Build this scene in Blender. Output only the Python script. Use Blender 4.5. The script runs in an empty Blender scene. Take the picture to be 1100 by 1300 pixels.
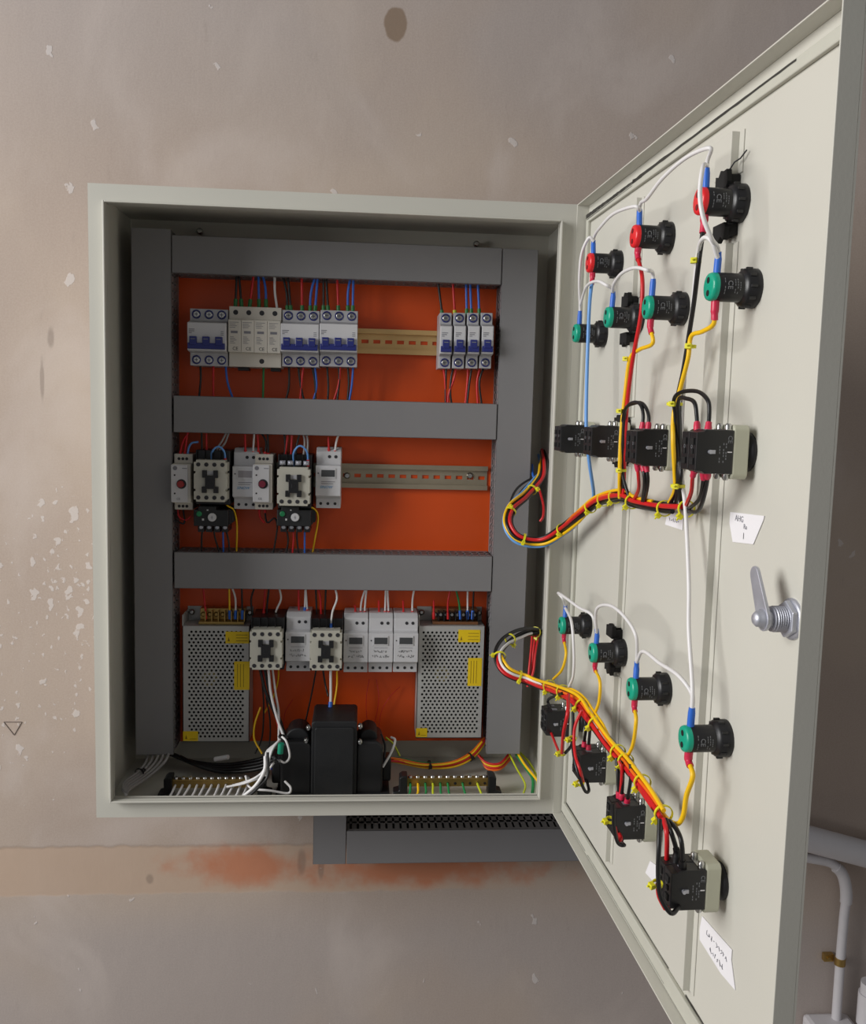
import bpy, bmesh, math, random
from mathutils import Vector, Matrix
random.seed(7)
S = bpy.context.scene
C = S.collection
# ------------------------------------------------------------------ camera, light, exposure
H, D = 0.7898, 0.2                 # cabinet height and depth (width 0.6); front flange is the plane y = 0, wall is y = D
CAM = Vector((0.33232, -1.15734, 0.52546)); YAW, PITCH, ROLL, FPX = 0.0787617, -0.106048, 0.0255681, 1161.94
cy, sy, cp, sp, cr, sr = math.cos(YAW), math.sin(YAW), math.cos(PITCH), math.sin(PITCH), math.cos(ROLL), math.sin(ROLL)
fwd = Vector((sy*cp, cy*cp, sp)); rgt = Vector((cy, -sy, 0)); upv = rgt.cross(fwd)
R_, U_ = cr*rgt + sr*upv, -sr*rgt + cr*upv
cam = bpy.data.objects.new('camera', bpy.data.cameras.new('camera')); C.objects.link(cam)
cam.matrix_world = Matrix(((R_.x, U_.x, -fwd.x, CAM.x), (R_.y, U_.y, -fwd.y, CAM.y), (R_.z, U_.z, -fwd.z, CAM.z), (0, 0, 0, 1)))
cam.data.sensor_fit = 'VERTICAL'; cam.data.sensor_height = 36; cam.data.lens = 36*FPX/1300
cam.data.clip_start = 0.01
S.camera = cam
wd = bpy.data.worlds.new('World'); S.world = wd; wd.use_nodes = True
wd.node_tree.nodes['Background'].inputs[0].default_value = (0.98, 0.98, 1.0, 1)
wd.node_tree.nodes['Background'].inputs[1].default_value = 0.185
def area(name, loc, target, size, energy, col=(1, 1, 1)):
    l = bpy.data.lights.new(name, 'AREA'); l.shape = 'RECTANGLE'; l.size, l.size_y = size; l.energy = energy; l.color = col
    o = bpy.data.objects.new(name, l); C.objects.link(o); o.location = loc
    o.rotation_euler = (Vector(target)-Vector(loc)).to_track_quat('-Z', 'Y').to_euler()
area('window_light', (-2.1, -1.05, 1.15), (0.35, 0.0, 0.35), (1.4, 1.6), 83, (1.0, 0.99, 0.975))
S.view_settings.view_transform = 'Standard'; S.view_settings.look = 'None'
S.view_settings.exposure = 0.0; S.view_settings.gamma = 1; S.view_settings.use_curve_mapping = False
# ------------------------------------------------------------------ measuring: a photo pixel to a point on a real plane
def P(px, py, Y):                  # on the vertical plane y = Y
    d = R_*((px-550)/FPX) + U_*(-(py-650)/FPX) + fwd
    return CAM + d*((Y-CAM.y)/d.y)
ANG = 1.612101
DU = Vector((-math.cos(ANG), -math.sin(ANG), 0)); DN = Vector((math.sin(ANG), -math.cos(ANG), 0))
DO = Vector((0.6083371, 0.0122071, 0)); DROT = math.atan2(DU.y, DU.x)   # door panel's inner face at the hinge, bottom
def Q(px, py, w):                  # on the plane at height w over the door's inner face
    d = R_*((px-550)/FPX) + U_*(-(py-650)/FPX) + fwd; o = DO - DN*w
    return CAM + d*((o-CAM).dot(DN)/d.dot(DN))
def DP(u, v, w): return DO + DU*u - DN*w + Vector((0, 0, v))
# ------------------------------------------------------------------ materials
def lin(c):
    return tuple((x/12.92 if x <= .04045 else ((x+.055)/1.055)**2.4) for x in [v/255 for v in c])
class N:
    def __init__(s, name):
        s.m = bpy.data.materials.new(name); s.m.use_nodes = True; s.t = s.m.node_tree
        s.b = s.t.nodes['Principled BSDF']
    def n(s, typ, **k):
        x = s.t.nodes.new(typ)
        for a, v in k.items(): setattr(x, a, v)
        return x
    def l(s, a, b): s.t.links.new(a, b)
    def val(s, x, sock):
        if hasattr(x, 'is_linked') or hasattr(x, 'links'): s.l(x, sock)
        else: sock.default_value = x
    def math(s, op, a, b=0.0, c=None):
        x = s.n('ShaderNodeMath', operation=op); s.val(a, x.inputs[0]); s.val(b, x.inputs[1])
        if c is not None: s.val(c, x.inputs[2])
        return x.outputs[0]
    def rng(s, v, a, b, c=0.0, d=1.0):
        x = s.n('ShaderNodeMapRange', interpolation_type='SMOOTHSTEP'); s.val(v, x.inputs[0])
        for i, q in enumerate((a, b, c, d)): x.inputs[i+1].default_value = q
        return x.outputs[0]
    def mix(s, f, a, b, mode='MIX'):
        x = s.n('ShaderNodeMix', data_type='RGBA', blend_type=mode); s.val(f, x.inputs[0])
        for q, i in ((a, 6), (b, 7)):
            if isinstance(q, tuple): x.inputs[i].default_value = (*q[:3], 1)
            else: s.l(q, x.inputs[i])
        return x.outputs[2]
    def pos(s, scale=(1, 1, 1), obj=False, off=(0, 0, 0), rot=(0, 0, 0)):
        o = s.n('ShaderNodeTexCoord').outputs['Object'] if obj else s.n('ShaderNodeNewGeometry').outputs['Position']
        mp = s.n('ShaderNodeMapping'); s.l(o, mp.inputs[0]); mp.inputs['Scale'].default_value = scale
        mp.inputs['Location'].default_value = off; mp.inputs['Rotation'].default_value = rot
        return mp.outputs[0]
    def noise(s, scale, detail=4, vec=None, rough=.55, dist=0.0):
        x = s.n('ShaderNodeTexNoise'); x.inputs['Scale'].default_value = scale; x.inputs['Detail'].default_value = detail
        x.inputs['Roughness'].default_value = rough; x.inputs['Distortion'].default_value = dist
        s.l(vec if vec is not None else s.pos(), x.inputs['Vector']); return x.outputs['Fac']
    def bump(s, h, strength=.2, dist=.001):
        x = s.n('ShaderNodeBump'); x.inputs['Strength'].default_value = strength; x.inputs['Distance'].default_value = dist
        s.l(h, x.inputs['Height']); s.l(x.outputs[0], s.b.inputs['Normal'])
MATS = {}
def mat(name, rgb, rough=.5, metal=0.0, var=.06, scale=60, bump=0.0, spec=.5, bscale=300):
    if name in MATS: return MATS[name]
    k = N(name); c = lin(rgb)
    f = k.noise(scale, 3)
    col = k.mix(f, tuple(x*(1-var) for x in c), tuple(min(1, x*(1+var)) for x in c))
    k.l(col, k.b.inputs['Base Color']); k.b.inputs['Metallic'].default_value = metal
    k.b.inputs['Specular IOR Level'].default_value = spec
    k.l(k.rng(k.noise(scale*.5, 2), .3, .7, max(.05, rough-.05), min(1, rough+.05)), k.b.inputs['Roughness'])
    if bump: k.bump(k.noise(bscale, 3), bump, .0006)
    MATS[name] = k.m; return k.m
PAINT = mat('beige_powder_coat', (202, 200, 190), .42, var=.025, scale=9, bump=.12, bscale=500)
PLATE = mat('orange_painted_plate', (226, 84, 22), .4, var=.06, scale=14, bump=.05)
DUCT = mat('grey_duct_plastic', (130, 129, 131), .5, var=.03, scale=20)
DARK = mat('dark_recess', (14, 13, 13), .8)
WHT = mat('white_device_plastic', (205, 205, 208), .38, var=.02)
WHT2 = mat('light_grey_device_plastic', (178, 178, 182), .42, var=.02)
CREAM = mat('cream_device_plastic', (205, 200, 190), .45, var=.02)
OLIVE = mat('warm_grey_contactor_plastic', (188, 186, 174), .45, var=.03)
BLK = mat('black_plastic', (26, 26, 28), .38, var=.1)
BLK2 = mat('matte_black_lacquer', (27, 28, 30), .5, var=.12, bump=.2)
NAVY = mat('navy_blue_toggle', (38, 46, 118), .35)
INK = mat('black_ink', (45, 45, 50), .7)
INKG = mat('grey_print', (120, 120, 128), .7)
INKW = mat('pale_print', (120, 122, 126), .6)
BLUEP = mat('blue_print', (60, 140, 190), .6)
SCREEN = mat('grey_lcd', (72, 74, 76), .15)
SCREEN2 = mat('lit_grey_lcd', (150, 146, 150), .2)
STEEL = mat('zinc_plated_steel', (190, 190, 188), .28, metal=1.0, var=.08, scale=120)
NICKEL = mat('nickel_lock_metal', (196, 198, 208), .42, metal=.65, var=.05, scale=90)
ALU = mat('perforated_aluminium', (188, 188, 186), .5, metal=.35, var=.05, scale=30)
BRASS = mat('brass', (180, 150, 90), .35, metal=.9, var=.1)
RAILM = mat('yellow_zinc_rail', (226, 188, 128), .35, metal=.55, var=.1, scale=40)
YEL = mat('yellow_sticker', (240, 205, 20), .5)
TIE = mat('yellow_green_nylon', (226, 220, 40), .4)
TIEB = mat('black_nylon', (22, 22, 24), .45)
REDC = mat('red_lamp_cap', (225, 40, 45), .3)
GRNC = mat('green_lamp_cap', (20, 160, 130), .3)
REDK = mat('dark_red_knob', (150, 40, 38), .4)
GRNB = mat('green_button', (30, 130, 80), .4)
COLLAR = mat('pale_green_grey_collar', (190, 190, 170), .45, var=.04)
PAPER = mat('white_paper', (232, 230, 233), .8, var=.02)
GASKET = mat('grey_foam_gasket', (188, 187, 175), .75, var=.04, bump=.2)
GLUE = mat('black_adhesive', (52, 50, 46), .7, var=.3)
PVC = mat('white_pvc', (205, 202, 205), .4, var=.04)
COIL = mat('beige_coil', (215, 200, 130), .6)
SLOT = mat('rust_red_slot', (150, 50, 40), .6)
WC = {'black': (20, 19, 21), 'red': (205, 28, 34), 'blue': (45, 105, 205), 'light blue': (105, 160, 225), 'white': (228, 226, 226), 'grey': (165, 162, 162),
      'yellow': (245, 195, 20), 'green': (30, 130, 70), 'yellow-green': (190, 200, 40), 'orange': (235, 110, 25), 'green-sleeve': (40, 120, 60), 'pink-red': (205, 40, 75)}
def wm(c): return mat('%s_insulation' % c.replace(' ', '_').replace('-', '_'), WC[c], .4, var=.03)
# ------------------------------------------------------------------ mesh helpers
class MB:
    def __init__(s): s.v = []; s.f = []; s.sm = []
    def add(s, vs, fs, sm=False):
        b = len(s.v); s.v += [tuple(v) for v in vs]; s.f += [tuple(i+b for i in f) for f in fs]; s.sm += [sm]*len(fs); return s
    def box(s, x0, x1, y0, y1, z0, z1):
        v = [(x, y, z) for x in (x0, x1) for y in (y0, y1) for z in (z0, z1)]
        return s.add(v, [(0, 1, 3, 2), (4, 6, 7, 5), (0, 4, 5, 1), (2, 3, 7, 6), (0, 2, 6, 4), (1, 5, 7, 3)])
    def prism(s, pts, a0, a1, axis='x'):     # pts 2-D: axis x -> (y,z); axis y -> (x,z); axis z -> (x,y)
        n = len(pts)
        def mk(p, a): return {'x': (a, p[0], p[1]), 'y': (p[0], a, p[1]), 'z': (p[0], p[1], a)}[axis]
        v = [mk(p, a0) for p in pts] + [mk(p, a1) for p in pts]
        return s.add(v, [tuple(range(n))[::-1], tuple(range(n, 2*n))] + [(i, (i+1) % n, n+(i+1) % n, n+i) for i in range(n)])
    def lathe(s, prof, c=(0, 0, 0), d=(0, -1, 0), n=20, cap=True):   # prof: (r, t) along d
        d = Vector(d).normalized(); a = d.orthogonal().normalized(); b = d.cross(a); c = Vector(c)
        v = [c + d*t + (a*math.cos(2*math.pi*i/n) + b*math.sin(2*math.pi*i/n))*r for r, t in prof for i in range(n)]
        m = len(prof)
        f = [(j*n+i, j*n+(i+1) % n, (j+1)*n+(i+1) % n, (j+1)*n+i) for j in range(m-1) for i in range(n)]
        s.add(v, f, True)
        if cap: s.add(v[:n], [tuple(range(n))[::-1]]); s.add(v[-n:], [tuple(range(n))])
        return s
    def cyl(s, c, r, t0, t1, d=(0, -1, 0), n=16): return s.lathe([(r, t0), (r, t1)], c, d, n)
    def tube(s, pts, r, n=8, rr=None):
        pts = [Vector(p) for p in pts]; m = len(pts); T = [(pts[min(i+1, m-1)]-pts[max(i-1, 0)]).normalized() for i in range(m)]
        a = T[0].orthogonal().normalized(); v = []
        for i, p in enumerate(pts):
            a = (a - T[i]*a.dot(T[i])); a = a.normalized() if a.length > 1e-6 else T[i].orthogonal().normalized(); b = T[i].cross(a)
            q = rr[i] if rr else r
            v += [p + (a*math.cos(2*math.pi*k/n) + b*math.sin(2*math.pi*k/n))*q for k in range(n)]
        s.add(v, [(j*n+i, j*n+(i+1) % n, (j+1)*n+(i+1) % n, (j+1)*n+i) for j in range(m-1) for i in range(n)], True)
        s.add(v[:n], [tuple(range(n))[::-1]]); s.add(v[-n:], [tuple(range(n))]); return s
    def build(s, name, m, parent=None, bev=0, org=None, seg=2, loc=None):
        me = bpy.data.meshes.new(name); o0 = Vector(org) if org is not None else Vector()
        me.from_pydata([tuple(Vector(v)-o0) for v in s.v], [], s.f)
        me.polygons.foreach_set('use_smooth', s.sm)
        bm = bmesh.new(); bm.from_mesh(me); bmesh.ops.recalc_face_normals(bm, faces=bm.faces); bm.to_mesh(me); bm.free()
        for x in (m if isinstance(m, (list, tuple)) else [m]): me.materials.append(x)
        o = bpy.data.objects.new(name, me); C.objects.link(o); o.location = o0 if loc is None else loc
        if parent is not None: o.parent = parent
        if bev:
            b = o.modifiers.new('bevel', 'BEVEL'); b.width = bev; b.segments = seg; b.limit_method = 'ANGLE'; b.angle_limit = .6
        return o
def tag(o, label=None, cat=None, group=None, kind=None):
    for k, v in (('label', label), ('category', cat), ('group', group), ('kind', kind)):
        if v: o[k] = v
    return o
def empty(name, loc=(0, 0, 0), rz=0.0, label=None, cat=None, group=None, parent=None):
    o = bpy.data.objects.new(name, None); C.objects.link(o); o.location = loc; o.rotation_euler = (0, 0, rz); o.empty_display_size = .02
    if parent: o.parent = parent
    return tag(o, label, cat, group)
def copy_tree(o, parent=None):
    c = o.copy(); C.objects.link(c)
    if parent: c.parent = parent
    for ch in list(o.children): copy_tree(ch, c)
    return c
def text(body, size, m, parent, loc, rot=(math.pi/2, 0, 0), name='lettering', shear=0, ext=.00012):
    cu = bpy.data.curves.new('t', 'FONT'); cu.body = body; cu.size = size; cu.align_x = 'CENTER'; cu.align_y = 'CENTER'; cu.extrude = ext; cu.shear = shear
    cu.resolution_u = 3
    t = bpy.data.objects.new('t', cu); C.objects.link(t); dg = bpy.context.evaluated_depsgraph_get(); dg.update()
    me = bpy.data.meshes.new_from_object(t.evaluated_get(dg)); bpy.data.objects.remove(t); bpy.data.curves.remove(cu)
    me.materials.clear(); me.materials.append(m); me.name = name
    o = bpy.data.objects.new(name, me); C.objects.link(o); o.parent = parent; o.location = loc; o.rotation_euler = rot; return o
def smooth(pts, k=6):
    pts = [Vector(p) for p in pts]
    if len(pts) < 3: return [pts[0].lerp(pts[-1], i/4) for i in range(5)]
    q = [2*pts[0]-pts[1]] + pts + [2*pts[-1]-pts[-2]]; out = []
    for i in range(1, len(q)-2):
        a, b, c, d = q[i-1:i+3]
        for j in range(k):
            t = j/k
            out.append(.5*((2*b)+(c-a)*t+(2*a-5*b+4*c-d)*t*t+(3*b-a-3*c+d)*t**3))
    return out + [pts[-1]]
def scribble(mb, x, z, w, h, y, n, r=.00022, seed=0):     # handwriting-like strokes on the plane y
    rd = random.Random(seed)
    for i in range(n):
        cx = x + w*(i+.5)/n
        p = [(cx+rd.uniform(-.45, .45)*w/n, y, z+h*rd.uniform(-.5, .5)) for _ in range(4)]
        mb.tube(p, r, 4)
# ------------------------------------------------------------------ the setting
def wall_material():
    k = N('stained_concrete_plaster'); p = k.pos()
    sep = k.n('ShaderNodeSeparateXYZ'); k.l(p, sep.inputs[0]); X, Z = sep.outputs[0], sep.outputs[2]
    big = k.rng(k.noise(2.2, 4, dist=.4), .38, .62)
    base = k.mix(big, lin((176, 159, 147)), lin((186, 169, 154)))
    mauve = k.math('ADD', k.rng(Z, .75, 1.15), k.rng(Z, -.18, -.3))
    base = k.mix(k.math('MULTIPLY', mauve, k.rng(k.noise(3.5, 3), .25, .6, .25, .95)), base, lin((174, 163, 158)))
    pale = k.math('MULTIPLY', k.rng(k.noise(5, 5, k.pos((1, 1, .7), off=(3, 1, 2)), dist=.6), .5, .72), .45)
    base = k.mix(pale, base, lin((202, 190, 183)))
    st = k.noise(46, 5, k.pos((1, 1, .28)), rough=.7)
    base = k.mix(k.rng(st, .6, .8, 0, .25), base, lin((132, 117, 110)))
    gr = k.noise(420, 3); base = k.mix(k.rng(gr, .3, .7, 0, .2), base, lin((205, 195, 186)))
    # plastered chase across the wall with brick-red staining
    wob = k.math('MULTIPLY', k.math('SUBTRACT', k.noise(30, 3), .5), .012)
    Zb = k.math('ADD', Z, wob)
    band = k.math('MULTIPLY', k.rng(Zb, -.2165, -.2115), k.rng(Zb, -.135, -.1395))
    band = k.math('MULTIPLY', band, k.rng(X, .75, .35, .0, 1))
    base = k.mix(k.math('MULTIPLY', band, .85), base, lin((192, 168, 148)))
    def blob(cx, cz, rx, rz, n=6, amp=.5):
        a = k.math('POWER', k.math('DIVIDE', k.math('SUBTRACT', X, cx), rx), 2.0); b = k.math('POWER', k.math('DIVIDE', k.math('SUBTRACT', Z, cz), rz), 2.0)
        d = k.math('ADD', k.math('SQRT', k.math('ADD', a, b)), k.math('MULTIPLY', k.math('SUBTRACT', k.noise(n, 4), .5), amp))
        return d
    o = k.rng(blob(.160, -.17, .12, .036, 22, 1.5), 1.2, .35, 0, .8)
    o2 = k.rng(blob(.43, -.178, .22, .040, 24, 1.5), 1.2, .3, 0, .85)
    o = k.math('MULTIPLY', k.math('MAXIMUM', o, o2), k.rng(Zb, -.225, -.2))
    base = k.mix(o, base, lin((192, 118, 82)))
    base = k.mix(k.rng(k.math('ABSOLUTE', k.math('ADD', Zb, .1375)), .004, .0005, 0, .18), base, lin((110, 98, 92)))
    # brown stain near the top, darker chips
    s = k.rng(blob(.369, 1.072, .016, .022, 30, .7), 1.1, .9, 0, .75); base = k.mix(s, base, lin((128, 106, 84)))
    for cx, cz, rx, rz in ((-.112, .62, .005, .016), (-.125, .56, .003, .03), (.25, -.165, .007, .02), (.28, -.175, .005, .02), (.02, -.19, .006, .008), (.81, .85, .006, .004)):
        base = k.mix(k.rng(blob(cx, cz, rx, rz, 40, .8), 1.3, .6, 0, .4), base, lin((112, 98, 90)))
    # white paint splashes
    def splat(scale, r0, r1, seed, mask, stretch=(1, 1, .6)):
        v = k.n('ShaderNodeTexVoronoi'); v.inputs['Scale'].default_value = scale; v.inputs['Randomness'].default_value = 1
        vec = k.n('ShaderNodeVectorMath', operation='ADD'); nz = k.n('ShaderNodeTexNoise'); nz.inputs['Scale'].default_value = scale*1.7; nz.inputs['Detail'].default_value = 4
        k.l(p, nz.inputs['Vector']); sc = k.n('ShaderNodeVectorMath', operation='SCALE'); sc.inputs[3].default_value = .5
        k.l(nz.outputs['Color'], sc.inputs[0]); mp = k.pos(stretch, off=(seed, 0, seed*.7))
        sc.inputs[3].default_value = 1.0/scale; k.l(mp, vec.inputs[0]); k.l(sc.outputs[0], vec.inputs[1]); k.l(vec.outputs[0], v.inputs['Vector'])
        c = k.n('ShaderNodeSeparateColor'); k.l(v.outputs['Color'], c.inputs[0])
        thr = k.math('MULTIPLY', c.outputs[0], r1-r0); thr = k.math('ADD', thr, r0)
        on = k.math('GREATER_THAN', mask, c.outputs[1])
        return k.math('MULTIPLY', k.rng(k.math('SUBTRACT', v.outputs['Distance'], thr), .03, -.02), on)
    left = k.math('MULTIPLY', k.rng(X, .06, -.08), k.math('MULTIPLY', k.rng(Z, -.12, .1), k.rng(Z, .5, .28)))
    m1 = k.math('ADD', k.math('MULTIPLY', left, .9), .02)
    sp1 = splat(48, .05, .32, 1.3, m1, (1, 1, .75))
    sp2 = splat(95, .04, .22, 4.1, k.math('ADD', k.math('MULTIPLY', left, .75), .10))
    sp3 = splat(30, .02, .12, 7.7, k.math('ADD', k.math('MULTIPLY', k.rng(Z, -.1, -.25), .4), .02), (1.8, 1, .30))
    sp4 = splat(60, .10, .5, 9.2, k.rng(blob(-.06, .25, .09, .07, 30, 1.2), 1.2, .5, 0, .95), (1, 1, 1))
    w = k.math('MAXIMUM', k.math('MAXIMUM', sp1, sp2), k.math('MAXIMUM', sp3, sp4))
    base = k.mix(k.math('MULTIPLY', w, .55), base, lin((216, 210, 208)))
    k.l(base, k.b.inputs['Base Color']); k.b.inputs['Roughness'].default_value = .85; k.b.inputs['Specular IOR Level'].default_value = .3
    hgt = k.math('ADD', k.math('MULTIPLY', k.noise(9, 5), .8), k.math('ADD', k.math('MULTIPLY', st, .15), k.math('MULTIPLY', w, .3)))
    k.bump(k.math('SUBTRACT', hgt, k.math('MULTIPLY', band, .15)), .35, .004)
    return k.m
mb = MB(); mb.box(-3.0, 3.2, D, D+.12, -1.25, 2.0)
tag(mb.build('wall_back', wall_material()), 'mottled grey-brown plastered wall with white paint splashes and an orange stained band', kind='structure')
fl = mat('grey_cement_floor', (150, 145, 140), .8, var=.12, scale=6, bump=.3)
tag(MB().box(-3.0, 3.2, -3.4, D, -1.35, -1.25).build('floor', fl), 'grey cement floor', kind='structure')
# ------------------------------------------------------------------ cabinet
cab = empty('electrical_cabinet', (0.3, D, 0), 0, 'open beige steel electrical cabinet with orange back plate and door swung out', 'cabinet')
CO = Vector((0.3, D, 0))
def cpart(mb, name, m, bev=0, par=None):
    return mb.build(name, m, cab if par is None else par, bev, org=None, loc=-CO if par is None else (0, 0, 0))
t = .0016
cpart(MB().box(0, .6, D-t-.0005, D-.0005, 0, H), 'back_panel', PAINT)
cpart(MB().box(0, t, 0, D-t-.001, 0, H), 'side_panel', PAINT)
cpart(MB().box(.6-t, .6, 0, D-t-.001, 0, H), 'side_panel', PAINT)
cpart(MB().box(t, .6-t, 0, D-t-.001, H-t, H), 'top_panel', PAINT)
cpart(MB().box(t, .6-t, 0, D-t-.001, 0, t), 'bottom_panel', PAINT)
ox0, ox1, oz0, oz1 = .0215, .5725, .0255, .7665
fr = MB()
fr.box(0, ox0, -t, 0, 0, H).box(ox1, .6, -t, 0, 0, H).box(ox0, ox1, -t, 0, oz1, H).box(ox0, ox1, -t, 0, 0, oz0)
cpart(fr, 'front_flange', PAINT)
lp = MB(); L = .0022
lp.box(ox0-L, ox0, -.012, .006, oz0-L, oz1+L).box(ox1, ox1+L, -.012, .006, oz0-L, oz1+L).box(ox0, ox1, -.012, .006, oz1, oz1+L).box(ox0, ox1, -.012, .006, oz0-L, oz0)
cpart(lp, 'rain_lip', PAINT, .0006)
cpart(MB().box(.0225, .5680, .1785, .1805, .035, .7615), 'mounting_plate', PLATE)
for px, py in ((254, 294), (605, 310)):
    q = P(px, py, D-.012); m_ = MB().lathe([(.0035, 0), (.0048, .0), (.0045, .003), (.0025, .0045)], q, n=14).cyl(q, .003, -.010, 0)
    cpart(m_, 'screw', STEEL)
# door
dr = MB(); rimw, dt = .0151, .0014; DW_, DT_ = .6054, H
def dpart(mb, name, m, par, bev=0): return mb.build(name, m, par, bev)
U0 = .0125; door = MB(); door.box(U0, DW_, 0, dt, 0, DT_)
dob = door.build('door', PAINT, cab); dob.location = DO - CO; dob.rotation_euler = (0, 0, DROT)
rm = MB(); rm.box(U0-.0001, U0+dt, -rimw, 0, 0, DT_).box(DW_-dt, DW_, -rimw, 0, 0, DT_).box(U0+dt, DW_-dt, -rimw, 0, DT_-dt, DT_).box(U0+dt, DW_-dt, -rimw, 0, 0, dt)
rm.build('door_rim', PAINT, dob, .0005)
g = MB(); a0, a1, b0, b1 = .0160, .0250, .0022, .0195
g.box(a0, a1, -.004, 0, b0, .7765).box(DW_-.0175, DW_-.0035, -.004, 0, b0, .7765).box(a1, DW_-.0175, -.004, 0, .767, .777).box(a1, DW_-.0175, -.004, 0, b0, b1)
g.build('gasket', GASKET, dob, .001)
gl = MB()
rd = random.Random(3)
def smear(u0, u1, v0, w0, w1, n, par):
    pts = []
    for i in range(n+1):
        u = u0+(u1-u0)*i/n; w = w0+(w1-w0)*i/n
        pts.append((u, v0+rd.uniform(-.0003, .0003), w*rd.uniform(.7, 1.2)))
    for i in range(n):
        (ua, va, wa), (ub, vb, wb) = pts[i], pts[i+1]
        gl.add([(ua, -.0002, va-wa), (ub, -.0002, vb-wb), (ub, -.0043, vb+.0002), (ua, -.0043, va+.0002)], [(0, 1, 2, 3)])
def strip(u0, u1, v, hw, y, n=40, seed=0, drift=0):
    r2 = random.Random(seed); v_ = v; P0 = None
    for i in range(n+1):
        u = u0+(u1-u0)*i/n; h = hw*r2.uniform(.7, 1.1)*(1-.55*i/n); c = v+drift*i/n+r2.uniform(-.1, .1)*hw
        if P0: gl.add([(P0[0], y, P0[1]), (u, y, c-h), (u, y, c+h), (P0[0], y, P0[2])], [(0, 1, 2, 3)])
        P0 = (u, c-h, c+h)
for k_, (args_, yy) in enumerate((((.0165, .20, .7748, .0022), -.00425), ((.19, .53, .7750, .0019), -.00425), ((.0165, .22, .7722, .0007), -.00425), ((.02, .19, .7703, .0005), -.00425), ((.0165, .13, .0052, .0007), -.00425), ((.14, .39, .0052, .0004), -.00425), ((.0260, .39, .0202, .0009), -.0003), ((.43, .58, .0205, .0012), -.0003))):
    gl = MB(); strip(*args_, yy, 30, k_+1, .001 if k_ in (2, 3) else 0); gl.build('adhesive_residue', GLUE, dob)
# two folded stiffeners, each cut away where a lamp or switch passes through
def stiff(u1, wd_, h, segs, right_fl):
    m_ = MB()
    for v0, v1 in segs:
        m_.box(u1-wd_, u1, -h, 0, v0, v1); m_.box(u1, u1+right_fl, -.0012, 0, v0, v1); m_.box(u1-wd_-right_fl, u1-wd_, -.0012, 0, v0, v1)
    m_.build('stiffener', PAINT, dob, .0006)
stiff(.4395, .030, .0075, [(.031, .668), (.721, .754)], .008)
stiff(.2130, .028, .0065, [(.034, .246), (.300, .476), (.528, .608), (.652, .754)], .007)
# ------------------------------------------------------------------ trunking
def trunk(label, x0, x1, z0, z1, yf, yb, vert, sides=(1, 1), skip=()):
    """slotted duct: lid, back, two slotted sides; vert = runs along z"""
    o = Vector(((x0+x1)/2, yb, (z0+z1)/2)); e = empty('cable_trunking', o, 0, label, 'trunking', 'slotted grey cable trunking')
    A0, A1 = (z0, z1) if vert else (x0, x1); B0, B1 = (x0, x1) if vert else (z0, z1)
    def bx(m_, a0, a1, b0, b1, c0, c1):
        if vert: m_.box(b0-o.x, b1-o.x, c0-o.y, c1-o.y, a0-o.z, a1-o.z)
        else: m_.box(a0-o.x, a1-o.x, c0-o.y, c1-o.y, b0-o.z, b1-o.z)
    m_ = MB(); bx(m_, A0, A1, B0, B1, yf, yf+.0016); bx(m_, A0, A1, B0, B0+.0014, yf, yf+.007); bx(m_, A0, A1, B1-.0014, B1, yf, yf+.007); m_.build('cover', DUCT, e, .0007)
    m_ = MB(); bx(m_, A0, A1, B0+.002, B1-.002, yb-.0015, yb); m_.build('base', DUCT, e)
    for s in range(2):
        m_ = MB(); b0, b1 = ((B0+.0016, B0+.0030), (B1-.0030, B1-.0016))[s]
        dep = yb-yf
        bx(m_, A0, A1, b0, b1, yb-.30*dep, yb); bx(m_, A0, A1, b0, b1, yf+.0018, yf+.10*dep+.003); bx(m_, A0, A1, b0, b1, yf+.42*dep, yf+.50*dep)
        n = int((A1-A0)/.0105); p_ = (A1-A0)/n
        for i in range(n+1):
            a = A0+i*p_
            bx(m_, max(A0, a-.0036), min(A1, a+.0036), b0, b1, yf+.05*dep, yb-.2*dep)
        q = m_.build('slotted_side', DUCT, e)
    m_ = MB(); bx(m_, A0+.001, A1-.001, B0+.006, B1-.006, yf+.012, yb-.006); m_.build('dark_fill', DARK, e)  # one solid near-black block fills the duct behind the slots
    return e
YT, YB = .119, .1783
trunk('vertical grey trunking along the left side inside the cabinet', .0205, .0730, .0368, .7625, YT, YB, True)
trunk('vertical grey trunking along the right side inside the cabinet', .5200, .5695, .0363, .7545, YT, YB, True)
trunk('horizontal grey trunking across the top of the orange plate', .0740, .5190, .7055, .7550, YT, YB, False)
trunk('horizontal grey trunking between the breaker row and the contactor row', .0755, .5190, .4925, .5425, YT-.001, YB, False)
trunk('horizontal grey trunking between the contactor row and the power supplies', .0755, .5190, .2765, .3275, YT-.001, YB, False)
trunk('short upright grey trunking below the cabinet, left end', .2705, .3185, -.1345, -.0015, .130, D-.001, True)
trunk('horizontal grey trunking on the wall below the cabinet', .3195, .86, -.1345, -.0835, .130, D-.001, False)
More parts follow.
